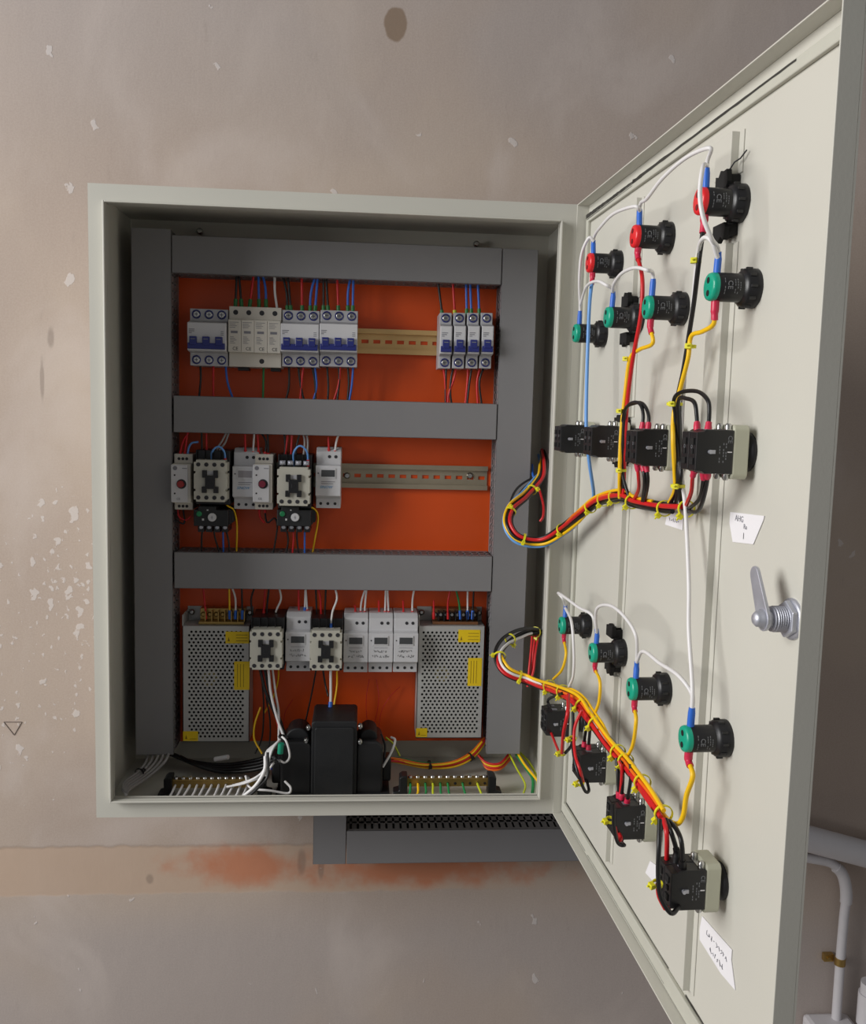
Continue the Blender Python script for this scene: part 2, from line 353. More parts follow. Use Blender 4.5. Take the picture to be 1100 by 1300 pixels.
# ------------------------------------------------------------------ DIN rails
def rail(label, zc, x0, x1, RAILM=RAILM):
    e = empty('din_rail', ((x0+x1)/2, YB, zc), 0, label, 'rail', 'mounting rails on the orange plate'); hx = (x1-x0)/2
    m_ = MB()
    # hat profile with obround slots: web split into cells
    y0 = -.0012; zt = .0175; zi = .0120
    m_.box(-hx, hx, -.0085, -.0073, zi, zt).box(-hx, hx, -.0085, -.0073, -zt, -zi)
    m_.box(-hx, hx, -.0085, -.0005, zi-.0012, zi).box(-hx, hx, -.0085, -.0005, -zi, -zi+.0012)
    pit = .0165; n = int(2*hx/pit)
    m_.box(-hx, hx, y0-.0003, -.0003, .0026, zi-.001).box(-hx, hx, y0-.0003, -.0003, -zi+.001, -.0026)
    for i in range(n+1):
        c = -hx+i*2*hx/n
        m_.box(max(-hx, c-.0035), min(hx, c+.0035), y0-.0003, -.0003, -.0026, .0026)
    m_.build('hat_profile', RAILM, e)
    return e, hx
r1, h1 = rail('yellow zinc rail behind the breakers in the top row', .6272, .087, .512)
r2, h2 = rail('dull grey zinc rail in the middle row with a bare stretch at right', .4345, .087, .516, mat('grey_zinc_rail', (168, 158, 138), .4, metal=.5, var=.1, scale=40))
r3, h3 = rail('yellow zinc rail hidden behind the bottom row of timers', .196, .182, .412)
for px in (441, 597):
    q = P(px, 604, .174); MB().lathe([(.0045, -.002), (.0048, .001), (.003, .003)], (q.x-(.087+.516)/2, -.0015, q.z-.4345), n=12).build('screw', STEEL, r2)
# ------------------------------------------------------------------ devices on the rails (local: front is -y, origin on the plate behind the centre)
def screw(e, x, z, y, r=.0045, ring=NAVY, name='screw'):
    s_ = MB().lathe([(r, -.003), (r, .0004), (r*.8, .0008)], (x, y, z), n=14)
    a = s_.build(name, STEEL, e); w_ = MB().box(x-r*.55, x+r*.55, y-.0013, y-.0007, z-.0003, z+.0003).box(x-.0003, x+.0003, y-.0013, y-.0007, z-r*.55, z+r*.55)
    w_.build('cross_slot', INK, a)
    if ring: MB().lathe([(r+.0016, -.003), (r+.0016, .0003), (r+.0001, .0003), (r+.0001, -.003)], (x, y, z), n=16, cap=False).build('screw_ring', ring, e)
def breaker(label, cx, cz, poles, group=None, seed=0, hgt=.0765, pw=.0172):
    e = empty('circuit_breaker', (cx, YB, cz), 0, label, 'circuit breaker', group)
    w = poles*pw/2-.0003; h = hgt/2
    pr = [(-.004, -h), (-.050, -h), (-.050, -.0215), (-.0675, -.0195), (-.0675, .0185), (-.050, .0225), (-.050, h), (-.004, h)]
    MB().prism(pr, -w, w).build('body', WHT2, e, .0008)
    pr2 = [(-.060, -.0195), (-.0695, -.0190), (-.0695, .0180), (-.060, .0185)]
    MB().prism(pr2, -w-.0001, w+.0001 - (.0012 if poles == 1 else 0)).build('front_plate', WHT, e, .0006)
    # toggles: bar and one lever per pole
    tg = MB().box(-w+.0006, w-.0012, -.0735, -.0690, -.0170, -.0090)
    for i in range(poles):
        x = -w + (i+.5)*2*w/poles
        tg.box(x-.0052, x+.0042, -.0745, -.0690, -.0120, -.0005)
    tg.build('toggle', NAVY, e, .0006)
    tl = MB()
    for i in range(poles):
        x = -w + (i+.5)*2*w/poles; tl.box(x-.0035, x+.0025, -.0747, -.0744, -.0045, -.0034)
    tl.build('toggle_print', INKW, e)
    pt_ = MB(); rr = random.Random(seed)
    for j, (zz, ww) in enumerate(((.0085, .009), (.0062, .0075), (.0040, .004))):
        pt_.box(-w+.002, -w+.002+ww*rr.uniform(.8, 1), -.0698, -.0694, zz, zz+.0010)
        if poles > 1: pt_.box(w-.007, w-.007+.004, -.0698, -.0694, zz-.002, zz-.0012)
    pt_.build('printing', INKG, e)
    for i in range(poles):
        x = -w + (i+.5)*2*w/poles
        for zz in (h-.0075, -h+.0080): screw(e, x, zz, -.0503)
    return e
def mid(px0, py0, px1, py1, Y):
    q = P((px0+px1)/2, (py0+py1)/2, Y); return q.x, q.z
x, z = mid(242, 392, 290, 465, .128); breaker('three-pole breaker with navy toggles at the left end of the top row', x-.0005, z, 3, 'three-pole breakers', 1)
x, z = mid(357, 393, 405, 467, .128); breaker('three-pole breaker touching the right side of the four-window surge protector', x+.001, z, 3, 'three-pole breakers', 2)
x, z = mid(405, 393, 454, 467, .128); breaker('three-pole breaker beside the bare stretch of rail, last of the left block', x+.001, z, 3, 'three-pole breakers', 3)
nm = ('single-pole breaker at the left end of the row of four', 'second single-pole breaker from the left in the row of four', 'third single-pole breaker from the left in the row of four', 'single-pole breaker nearest the right trunking in the row of four')
for i in range(4):
    x, z = mid(557+17.3*i, 396, 573+17.3*i, 469, .128); breaker(nm[i], x+.0005, z, 1, 'single-pole breakers', 10+i)
# surge protector
x, z = mid(290, 388, 357, 467, .120)
e = empty('surge_protector', (x, YB, z), 0, 'pale four-module surge protector with four grey windows and CE marks in the top row', 'surge protector')
w, h = .0352, .0405
MB().prism([(-.004, -h), (-.052, -h), (-.052, -.0225), (-.0600, -.0215), (-.0600, .0225), (-.052, .0235), (-.052, h), (-.004, h)], -w, w).build('body', CREAM, e, .0008)
for i in range(4):
    xx = -w + (i+.5)*2*w/4
    md = MB().box(xx-.0086, xx+.0086, -.0625, -.058, -.0215, .0215).build('protection_module', CREAM, e, .0006)
    MB().box(xx-.0050, xx+.0040, -.0629, -.0624, .0035, .0068).build('status_window', INKG, md)
    pm = MB(); pm.box(xx-.0068, xx+.0055, -.0628, -.0624, .0178, .0184)
    for j in range(3): pm.box(xx-.0066, xx+.001+.002*(j % 2), -.0628, -.0624, .0155-.0022*j, .0161-.0022*j)
    for j in range(5): pm.box(xx-.0060, xx-.001+.0018*((j*7) % 3), -.0628, -.0624, -.0015-.0021*j, -.0009-.0021*j)
    pm.build('printing', INKG, md)
    text('CE', .0062, INK, md, (xx+.001, -.0626, -.0170))
    MB().cyl((xx, -.0518, .0325), .0034, 0, .0004).build('screw_hole', INK, e)
MB().cyl((.009, -.0518, -.0325), .0034, 0, .0004).build('screw_hole', INK, e)
MB().box(-.025, -.010, -.040, -.02, -.0450, -.0406).box(.020, .033, -.040, -.02, -.0450, -.0406).build('rail_clip', BLK, e)
# contactors
def contactor(label, cx, cz, seed, bare_top=False, relay=False, yf=-.082):
    e = empty('contactor', (cx, YB, cz), 0, label, 'contactor', 'contactors with black cross carriers')
    w = .0222; top = .0278; bot = -.0290
    if bare_top: top = .0238
    MB().box(-w-.0008, w+.0008, yf+.022, -.002, bot-.006, .0400).build('body', BLK, e, .001)
    ch = .003
    out = [(-w+ch, bot), (w-ch, bot), (w-ch, bot+ch), (w, bot+ch), (w, -.0145), (w-.0022, -.0145), (w-.0022, -.0115), (w, -.0115), (w, .0095), (w-.0022, .0095), (w-.0022, .0125), (w, .0125), (w, top-ch), (w-ch, top-ch), (w-ch, top), (-w+ch, top), (-w+ch, top-ch), (-w, top-ch), (-w, .0125), (-w+.0022, .0125), (-w+.0022, .0095), (-w, .0095), (-w, -.0115), (-w+.0022, -.0115), (-w+.0022, -.0145), (-w, -.0145), (-w, bot+ch), (-w+ch, bot+ch)]
    MB().prism(out, yf, yf+.0215, 'y').build('front_cover', OLIVE, e, .0005)
    cr_ = MB(); k = .0008
    cr_.box(-.0065, .0065, yf-.0045, yf+.001, -.0110, .0070)
    for sx in (-1, 1):
        cr_.box(sx*.0075-.0030, sx*.0075+.0030, yf-.0040, yf+.001, .0040, .0140); cr_.box(sx*.0078-.0032, sx*.0078+.0032, yf-.0040, yf+.001, -.0165, -.0080)
    cr_.box(-.0028, .0028, yf-.0048, yf-.004, -.0045, .0015)
    cr_.build('cross_carrier', BLK, e, .0008)
    MB().box(-.0040, .0040, yf-.0006, yf+.001, .0080, .0130).build('label_window', WHT2, e)
    for i in range(4):
        xx = -.0160+i*.0107
        if not bare_top: MB().cyl((xx, yf-.0001, top-.0062), .0029, 0, .0004, n=12).build('screw_hole', INK, e)
        MB().cyl((xx, yf-.0001, bot+.0058), .0029, 0, .0004, n=12).build('screw_hole', INK, e)
        scr = MB().lathe([(.0034, 0), (.0034, .002), (.002, .003)], (xx, yf+.026, .0345), n=10); scr.box(xx-.0042, xx+.0042, yf+.0275, yf+.0285, .0310, .0385)
        scr.build('terminal_screw', STEEL, e)
        MB().box(xx-.0056, xx-.0049, yf+.014, yf+.03, top, .0405).build('barrier', BLK, e)
        if bare_top: MB().box(xx-.0038, xx+.0038, yf+.010, yf+.016, .0262, .0320).lathe([(.0030, 0), (.0030, .0025), (.0015, .0032)], (xx, yf+.010, .0290), n=10).build('terminal_screw', NICKEL, e)
    return e
x, z = mid(246, 584, 289, 638, .098); cA = (x, z+.001); contactor('contactor with round screw holes over the overload relay at the left of the middle row', x, z+.001, 1)
x, z = mid(351, 596, 395, 641, .098); cB = (x, z+.0035); contactor('contactor with bare silver top terminals in the middle row', x, z+.0035, 2, True)
x, z = mid(318, 800, 358, 850, .098); contactor('contactor in the bottom row right beside the left power supply', x, z+.001, 3)
x, z = mid(394, 801, 434, 851, .098); contactor('contactor in the bottom row between two timers', x, z+.001, 4)
# overload relays under the middle-row contactors
def relay(label, cx, cz):
    e = empty('overload_relay', (cx, YB, cz), 0, label, 'relay', 'black overload relays with green buttons')
    MB().prism([(-.024, -.010), (.023, -.010), (.023, .0125), (.006, .0125), (.006, .0175), (-.018, .0175), (-.018, .0125), (-.024, .0125)], -.070, -.004, 'y').build('body', BLK2, e, .001)
    for i in range(4):
        xx = -.0155+i*.0108
        b_ = MB().prism([(xx-.0046, -.0195), (xx+.0040, -.0195), (xx+.0040, -.009), (xx-.0046, -.009)], -.060, -.02, 'y').build('terminal_block', BLK, e, .0006)
        s_ = MB().lathe([(.0031, -.001), (.0031, .0012), (.002, .002)], (xx, -.0600, -.0125), n=10).box(xx-.0040, xx+.0036, -.0612, -.0600, -.0090, -.0070).build('terminal_screw', NICKEL, e)
    MB().lathe([(.0038, 0), (.0038, .0015), (.0022, .0015)], (-.0165, -.070, .0070), n=16).build('reset_button', GRNB, e)
    d_ = MB().lathe([(.0058, 0), (.0058, .002), (.0052, .0026)], (.0010, -.070, .0025), n=20).build('current_dial', WHT, e)
    MB().box(-.0005, .0025, -.0729, -.0725, .0022, .0028).box(.0008, .0014, -.0729, -.0725, 0, .0050).build('dial_mark', INKG, d_)
    MB().box(-.0125, -.0100, -.0708, -.0698, -.0022, .0005).box(-.0062, -.0040, -.0708, -.0698, .0115, .0130).build('test_tab', WHT, e)
    b_ = MB()
    for i in range(4): b_.box(.0240, .0275, -.030-.008*i, -.027-.008*i, -.006, .010)
    b_.box(.0229, .0245, -.062, -.02, -.008, .0115); b_.build('side_terminals', INK, e)
x, z = mid(247, 645, 290, 672, .108); relay('black overload relay with white dial under the contactor at the left', x, z-.0005)
x, z = mid(352, 645, 396, 672, .108); relay('black overload relay with white dial under the bare-topped contactor', x, z-.0005)
# narrow control relays with a red dial
def ctrl(label, cx, cz, knob):
    e = empty('control_relay', (cx, YB, cz), 0, label, 'relay', 'narrow white relays with a red dial')
    w = .0125; h = .0385
    MB().prism([(-.004, -h), (-.056, -h), (-.056, -.0285), (-.0715, -.0275), (-.0715, .0255), (-.056, .0265), (-.056, h), (-.004, h)], -w, w).build('body', CREAM, e, .001)
    MB().prism([(-.060, -.0275), (-.0735, -.0265), (-.0735, .0245), (-.060, .0255)], -w-.001, w-.0035).build('front_plate', WHT, e, .0008)
    k_ = MB(); n = 16
    MB().lathe([(.0066, 0), (.0066, .0003)], (.0005, -.0734, -.0015), n=20).build('dial_scale', INK, e)
    MB().lathe([(.0048, 0), (.0048, .003), (.0042, .0036)], (-.0004, -.0735, -.0015), n=18).build('dial', knob, e)
    p_ = MB().lathe([(.0030, 0), (.0030, .0003)], (-.0080, -.0734, .0200), n=12).box(.0015, .0080, -.0738, -.0734, .0193, .0203)
    p_.build('printing', INKG, e)
    MB().lathe([(.0013, 0), (.0013, .0004)], (-.0085, -.0734, .0105), n=8).lathe([(.0013, 0), (.0013, .0004)], (-.0085, -.0734, -.0145), n=8).build('indicator', INK, e)
    text('CE', .0042, INKG, e, (-.0035, -.0738, -.0220))
    for i in range(3):
        for zz in (.0320, -.0335): MB().lathe([(.0021, 0), (.0021, .0004)], (-.0060+i*.0052, -.0559, zz), n=10).build('screw_hole', INK, e)
x, z = mid(219, 577, 243, 648, .113); ctrl('narrow white relay with a brownish red dial against the left trunking', x+.0005, z, REDK)
x, z = mid(322, 577, 346, 648, .113); ctrl('narrow white relay with a dark red dial left of the bare-topped contactor', x+.0005, z, mat('wine_red_knob', (120, 35, 55), .4))
# digital timers
def timer(label, cx, cz, scr=SCREEN, logo=False, seed=0):
    e = empty('digital_timer', (cx, YB, cz), 0, label, 'timer', 'two-module digital timers')
    w = .0172; h = .0425
    MB().prism([(-.004, -h), (-.048, -h), (-.048, -.0285), (-.0600, -.0245), (-.0600, .0175), (-.050, .0195), (-.050, .0365), (-.040, h), (-.004, h)], -w, w).build('body', WHT, e, .0009)
    MB().box(-w-.0002, w+.0002, -.0625, -.0590, -.0240, .0180).build('front_plate', WHT, e, .0008)
    MB().box(-.0115, .0105, -.0636, -.0624, .0005, .0145).build('display_bezel', WHT, e, .0004)
    MB().box(-.0095, .0090, -.0640, -.0634, .0028, .0122).build('display', scr, e)
    MB().lathe([(.0010, 0), (.0010, .0005)], (-.0138, -.0624, .0075), n=8).build('button', INK, e)
    pt_ = MB()
    if logo:
        pt_.box(-.0095, .0095, -.0629, -.0624, -.0045, -.0038).box(-.0095, .0070, -.0629, -.0624, -.0072, -.0065).build('printing', INKG, e)
        text('SINOW', .0052, BLUEP, e, (-.0030, -.0627, -.0118), shear=.35)
    else:
        pt_.box(-.0095, .0095, -.0629, -.0624, -.0032, -.0028).build('printing', INKG, e)
        sc_ = MB(); scribble(sc_, -.0105, -.0080, .019, .0042, -.0629, 7, seed=seed); scribble(sc_, -.0125, -.0150, .024, .0046, -.0629, 8, seed=seed+50); sc_.build('handwriting', INK, e)
    for xx in (.0010, .0098): MB().lathe([(.0023, -.0005), (.0023, .0004)], (xx, -.0500, .0300), n=12).build('screw_hole', INK, e)
    for xx in (-.0105, -.0005, .0095): MB().lathe([(.0021, -.0005), (.0021, .0004)], (xx, -.0480, -.0360), n=12).build('screw_hole', INK, e)
x, z = mid(294, 570, 328, 647, .120); timer('timer with a pale lit display and blue logo left of the second narrow relay', x+.001, z, SCREEN2, True, 1)
x, z = mid(400, 569, 434, 646, .120); timer('timer with a dark display and blue logo beside the bare middle rail', x, z, SCREEN, True, 2)
x, z = mid(362, 778, 395, 857, .120); timer('timer with handwriting between the two bottom-row contactors', x, z, SCREEN, False, 3)
for i, lb in enumerate(('leftmost of the three touching timers with handwriting in the bottom row', 'middle one of the three touching timers in the bottom row', 'timer with handwriting touching the right power supply')):
    x, z = mid(436+31.8*i, 780, 467+31.8*i, 858, .120); timer(lb, x+.0005, z, SCREEN, False, 20+i*5)
# power supplies
def psu(label, px0, py0, px1, py1, nscrew, cxoil, seed):
    x, z = mid(px0, py0, px1, py1, .1345)
    a = P(px0, (py0+py1)/2, .1345).x; b = P(px1, (py0+py1)/2, .1345).x; w = (b-a)/2
    zt = P((px0+px1)/2, py0, .1345).z; zb = P((px0+px1)/2, py1, .1345).z; h = (zt-zb)/2
    e = empty('power_supply', (x, YB, (zt+zb)/2), 0, label, 'power supply', 'perforated metal power supplies')
    yf = -(YB-.1345)
    # perforated cover: staggered octagonal holes as real openings
    m_ = MB(); cw, chh = .00625, .0051; n = int((2*w-.008)/cw); rows = int((2*h-.010)/chh); x0 = -n*cw/2; z0 = -rows*chh/2
    def cell(u0, v0):
        u1, v1 = u0+cw, v0+chh; uc, vc = (u0+u1)/2, (v0+v1)/2; r = .00185
        o8 = [(u1, vc), (u1, v1), (uc, v1), (u0, v1), (u0, vc), (u0, v0), (uc, v0), (u1, v0)]
        i8 = [(uc+r*math.cos(k*math.pi/4), vc+r*math.sin(k*math.pi/4)) for k in range(8)]
        m_.add([(q[0], yf, q[1]) for q in o8+i8] + [(q[0], yf+.0009, q[1]) for q in i8], [(k, (k+1) % 8, 8+(k+1) % 8, 8+k) for k in range(8)] + [(8+k, 8+(k+1) % 8, 16+(k+1) % 8, 16+k) for k in range(8)])
    def quad(u0, u1, v0, v1): m_.add([(u0, yf, v0), (u1, yf, v0), (u1, yf, v1), (u0, yf, v1)], [(0, 1, 2, 3)])
    for j in range(rows):
        off = 0 if j % 2 else cw/2; nn = n if j % 2 else n-1; v0 = z0+j*chh
        if off: quad(x0, x0+off, v0, v0+chh); quad(x0+off+nn*cw, x0+n*cw, v0, v0+chh)
        for i in range(nn): cell(x0+off+i*cw, v0)
    quad(-w, x0, -h, h); quad(x0+n*cw, w, -h, h); quad(x0, x0+n*cw, -h, z0); quad(x0, x0+n*cw, z0+rows*chh, h)
    m_.build('perforated_cover', ALU, e)
    c_ = MB().box(-w, -w+.001, yf, -.001, -h, h+.016).box(w-.001, w, yf, -.001, -h, h).box(-w, w, yf, -.001, -h, -h+.001).box(-w, w, -.002, -.001, -h, h+.020).box(-w, w, yf+.001, -.006, h-.001, h)
    c_.build('case', ALU, e)
    MB().box(-w+.002, w-.002, yf+.012, -.003, -h+.002, h-.002).build('dark_interior', DARK, e)  # solid dark box stands in for the shade inside the case
    MB().lathe([(.011, 0), (.011, .003), (.005, .003), (.005, 0)], (cxoil[0], yf+.010, cxoil[1]), n=20).build('coil', COIL, e)
    # terminal block
    tw = (2*w-.030)/2; tx = .006
    MB().box(tx-tw, tx+tw, yf+.008, -.004, h+.0005, h+.0045).box(tx-tw, tx+tw, yf+.022, -.004, h+.0045, h+.021).build('terminal_block', BRASS if seed == 1 else mat('amber_block', (120, 80, 50), .4), e, .0006)
    for i in range(nscrew):
        xx = tx-tw+(i+.5)*2*tw/nscrew
        MB().lathe([(.0036, 0), (.0036, .0016), (.0022, .0026)], (xx, yf+.022, h+.0125), n=10).build('terminal_screw', BRASS if seed == 1 else STEEL, e)
        MB().box(xx+tw/nscrew-.0006, xx+tw/nscrew+.0006, yf+.010, yf+.022, h+.0045, h+.019).build('barrier', BRASS if seed == 1 else BLK, e)
    for xx in (-w+.0065, w-.0045): MB().lathe([(.0042, 0), (.0042, .002), (.002, .003)], (xx, -.006, h+.012), n=10).build('mounting_screw', STEEL, e)
    def stick(u0, v0, u1, v1, nl):
        s_ = MB().box(u0, u1, yf-.0004, yf-.0001, v0, v1).build('warning_sticker', YEL, e); l_ = MB()
        if u1-u0 > v1-v0:
            for k in range(nl): l_.box(u0+(u1-u0)*.45, u1-.002, yf-.0006, yf-.0004, v0+(v1-v0)*(.2+.25*k), v0+(v1-v0)*(.24+.25*k))
            l_.prism([(u0+.003, v0+.003), (u0+.006, v0+.003), (u0+.0045, v0+.009)], yf-.0006, yf-.0004, 'y')
        else:
            for k in range(nl): l_.box(u0+(u1-u0)*(.2+.2*k), u0+(u1-u0)*(.23+.2*k), yf-.0006, yf-.0004, v0+.004, v1-.004)
        l_.build('printing', mat('brown_print', (140, 110, 20), .7), s_)
    return e, w, h, stick
for args, st in (((('perforated power supply at the left end of the bottom row'), 232, 795, 317, 942, 7, (-.010, .006), 1), ((.30, .83, .97, .93), (.46, .42, 1.0, .70), (.0, .01, .21, .10))),
                 ((('perforated power supply at the right end of the bottom row beside the right trunking'), 530, 795, 614, 937, 8, (-.011, .010), 2), ((.60, .86, .93, .97), (.76, .47, .97, .72), (.0, .01, .17, .09)))):
    e, w, h, stick = psu(*args)
    if args[7] == 1: st = ((.64, .855, .99, .955), (.77, .455, 1.0, .70), (.005, .01, .23, .095))
    for i, (u0, v0, u1, v1) in enumerate(st): stick(-w+2*w*u0, -h+2*h*v0, -w+2*w*u1, -h+2*h*v1, 3 if i != 2 else 1)
# transformer on the cabinet floor
e = empty('transformer', (.300, .085, .0016), 0, 'large black lacquered transformer standing on the cabinet floor below the timers', 'transformer')
def arch(x0, x1, y0, y1, h, r, m_, n=8):
    pts = [(x0, 0), (x1, 0)]
    pts += [(x1-r+r*math.cos(a), h-r+r*math.sin(a)) for a in [math.pi/2*i/n for i in range(n+1)]]
    pts += [(x0+r-r*math.sin(a), h-r+r*math.cos(a)) for a in [math.pi/2*i/n for i in range(n+1)]]
    return m_.prism(pts, y0, y1, 'y')
m_ = MB(); arch(-.030, .032, -.030, .045, .106, .005, m_); m_.build('core_frame', BLK2, e, .0015)
m_ = MB(); arch(-.0255, .0275, -.033, -.029, .098, .004, m_); m_.build('front_plate', BLK2, e, .001)
m_ = MB(); arch(-.072, -.029, -.026, .040, .076, .012, m_); m_.build('winding', BLK, e, .003)
m_ = MB(); arch(.031, .068, -.026, .040, .076, .012, m_); m_.build('winding', BLK, e, .003)
m_ = MB(); arch(-.066, -.034, -.012, .030, .090, .015, m_); m_.build('winding_cap', BLK2, e, .002)
m_ = MB(); arch(.036, .060, -.012, .030, .088, .012, m_); m_.build('winding_cap', BLK2, e, .002)
MB().box(-.085, -.071, -.010, .02, .010, .050).build('terminal_lug', BLK, e, .003)
MB().box(.067, .080, -.010, .02, .012, .045).build('terminal_lug', BLK, e, .003)
MB().box(-.078, .078, -.034, .044, 0, .003).build('base_plate', BLK2, e, .001)
for q in ((-.034, -.028, .096), (.036, -.028, .098), (-.037, -.028, .078), (.036, -.028, .076)):
    MB().lathe([(.0035, -.006), (.0035, .001), (.0020, .0015), (.0020, .004)], q, n=6).build('bolt', STEEL, e)
MB().box(-.0865, -.0848, -.004, .002, .028, .034).build('blue_marking', mat('blue_plastic', (30, 60, 190), .4), e)
# terminal bars on the cabinet floor
def bar(label, x0, x1, n, dark, base):
    e = empty('terminal_bar', ((x0+x1)/2, .060, .0016), 0, label, 'terminal bar', 'brass terminal bars on the cabinet floor'); hw = (x1-x0)/2
    for s in (-1, 1):
        m_ = MB().prism([(s*(hw-.001), 0), (s*(hw+.018), 0), (s*(hw+.018), .007), (s*(hw+.010), .009), (s*(hw+.010), .027), (s*(hw+.006), .030), (s*(hw-.001), .030)], -.010, .010, 'y')
        m_.build('end_bracket', BLK, e, .0012)
    MB().box(-hw, hw, -.005, .005, .013, .0245).build('bar', BRASS, e, .0005)
    for i in range(n):
        xx = -hw+(i+.5)*2*hw/n
        MB().lathe([(.0030, -.002), (.0030, .0018), (.0022, .0024)], (xx, 0, .0245), (0, 0, 1), n=10).build('clamp_screw', STEEL, e)
        MB().lathe([(.0020, 0), (.0020, .0006)], (xx, -.0049, .0175), n=8).build('wire_hole', DARK, e)
    return e, hw
barA = bar('brass bar with white wires, left side of the cabinet floor', .0835, .1990, 12, BLK, 0)
barB = bar('brass bar with green wires, right of the transformer', .4010, .5150, 11, BLK, 0)
# ------------------------------------------------------------------ pilot lamps and selector switches on the door
def lamp(label, u, v, cap, capname):
    e = empty('pilot_lamp', DP(u, v, 0), DROT, label, 'pilot lamp', 'pilot lamps on the door')
    MB().lathe([(.0150, 0), (.0150, .004), (.0146, .0045), (.0146, .0095), (.0125, .0115), (.0105, .0125)], n=28).build('lock_nut', BLK, e)
    r_ = MB()
    for k in range(10):
        a = k*math.pi/5; c_, s_ = math.cos(a), math.sin(a)
        r_.box(c_*.0148-.0011, c_*.0148+.0011, -.0095, -.0045, s_*.0148-.0011, s_*.0148+.0011)
    r_.build('nut_grip', BLK, e, .0003)
    MB().lathe([(.0108, .010), (.0108, .0315), (.0104, .032)], n=28).box(-.0112, -.0100, -.031, -.014, -.004, .004).build('body', BLK, e)
    MB().lathe([(.0107, .0315), (.0107, .0345), (.0100, .0362), (.0080, .0368), (.0001, .0368)], n=28).build('end_cap', cap, e)
    MB().lathe([(.0024, .0366), (.0024, .0372)], (0, 0, .0048), n=12).lathe([(.0024, .0366), (.0024, .0372)], (0, 0, -.0048), n=12).build('wire_entry', DARK if cap is GRNC else mat('dark_red_recess', (110, 15, 20), .5), e)
    # print on the side that faces the room (+u): text runs round the barrel
    pt_ = MB()
    for k, (t0, ln) in enumerate(((.0155, .010), (.0175, .012), (.0195, .011), (.0275, .013))):
        for a in range(6):
            an = -ln/2/.0108+ln/.0108*a/6; an2 = an+ln/.0108/8; R0 = .01092
            if (a*7+k*3) % 5 == 0: continue
            pt_.add([(R0*math.cos(an), -t0, R0*math.sin(an)), (R0*math.cos(an2), -t0, R0*math.sin(an2)), (R0*math.cos(an2), -t0-.0006, R0*math.sin(an2)), (R0*math.cos(an), -t0-.0006, R0*math.sin(an))], [(0, 1, 2, 3)])
    pt_.build('printing', INKW, e)
    text('CE', .0055, INKW, e, (.01095, -.0240, .0005), rot=(0, math.pi/2, 0))
    return e
LP = [(.449, .6965, 'r', 'red-ended pilot lamp nearest the free edge of the door, top row'),
      (.296, .698, 'r', 'middle red-ended pilot lamp of the top row on the door'),
      (.146, .697, 'r', 'red-ended pilot lamp nearest the hinge in the top row on the door'),
      (.479, .627, 'g', 'green-ended pilot lamp nearest the free edge, in the row just below the red ones'),
      (.340, .627, 'g', 'green-ended pilot lamp second from the free edge, in the row just below the red ones'),
      (.223, .630, 'g', 'green-ended pilot lamp second from the hinge, in the row just below the red ones'),
      (.101, .624, 'g', 'green-ended pilot lamp nearest the hinge, in the row just below the red ones'),
      (.091, .2745, 'g', 'green-ended pilot lamp nearest the hinge in the lower half of the door'),
      (.221, .275, 'g', 'second green-ended pilot lamp from the hinge in the lower half of the door'),
      (.348, .274, 'g', 'third green-ended pilot lamp from the hinge in the lower half of the door'),
      (.478, .273, 'g', 'green-ended pilot lamp lowest and nearest the free edge of the door')]
for u, v, c_, lb in LP: lamp(lb, u, v, REDC if c_ == 'r' else GRNC, '')
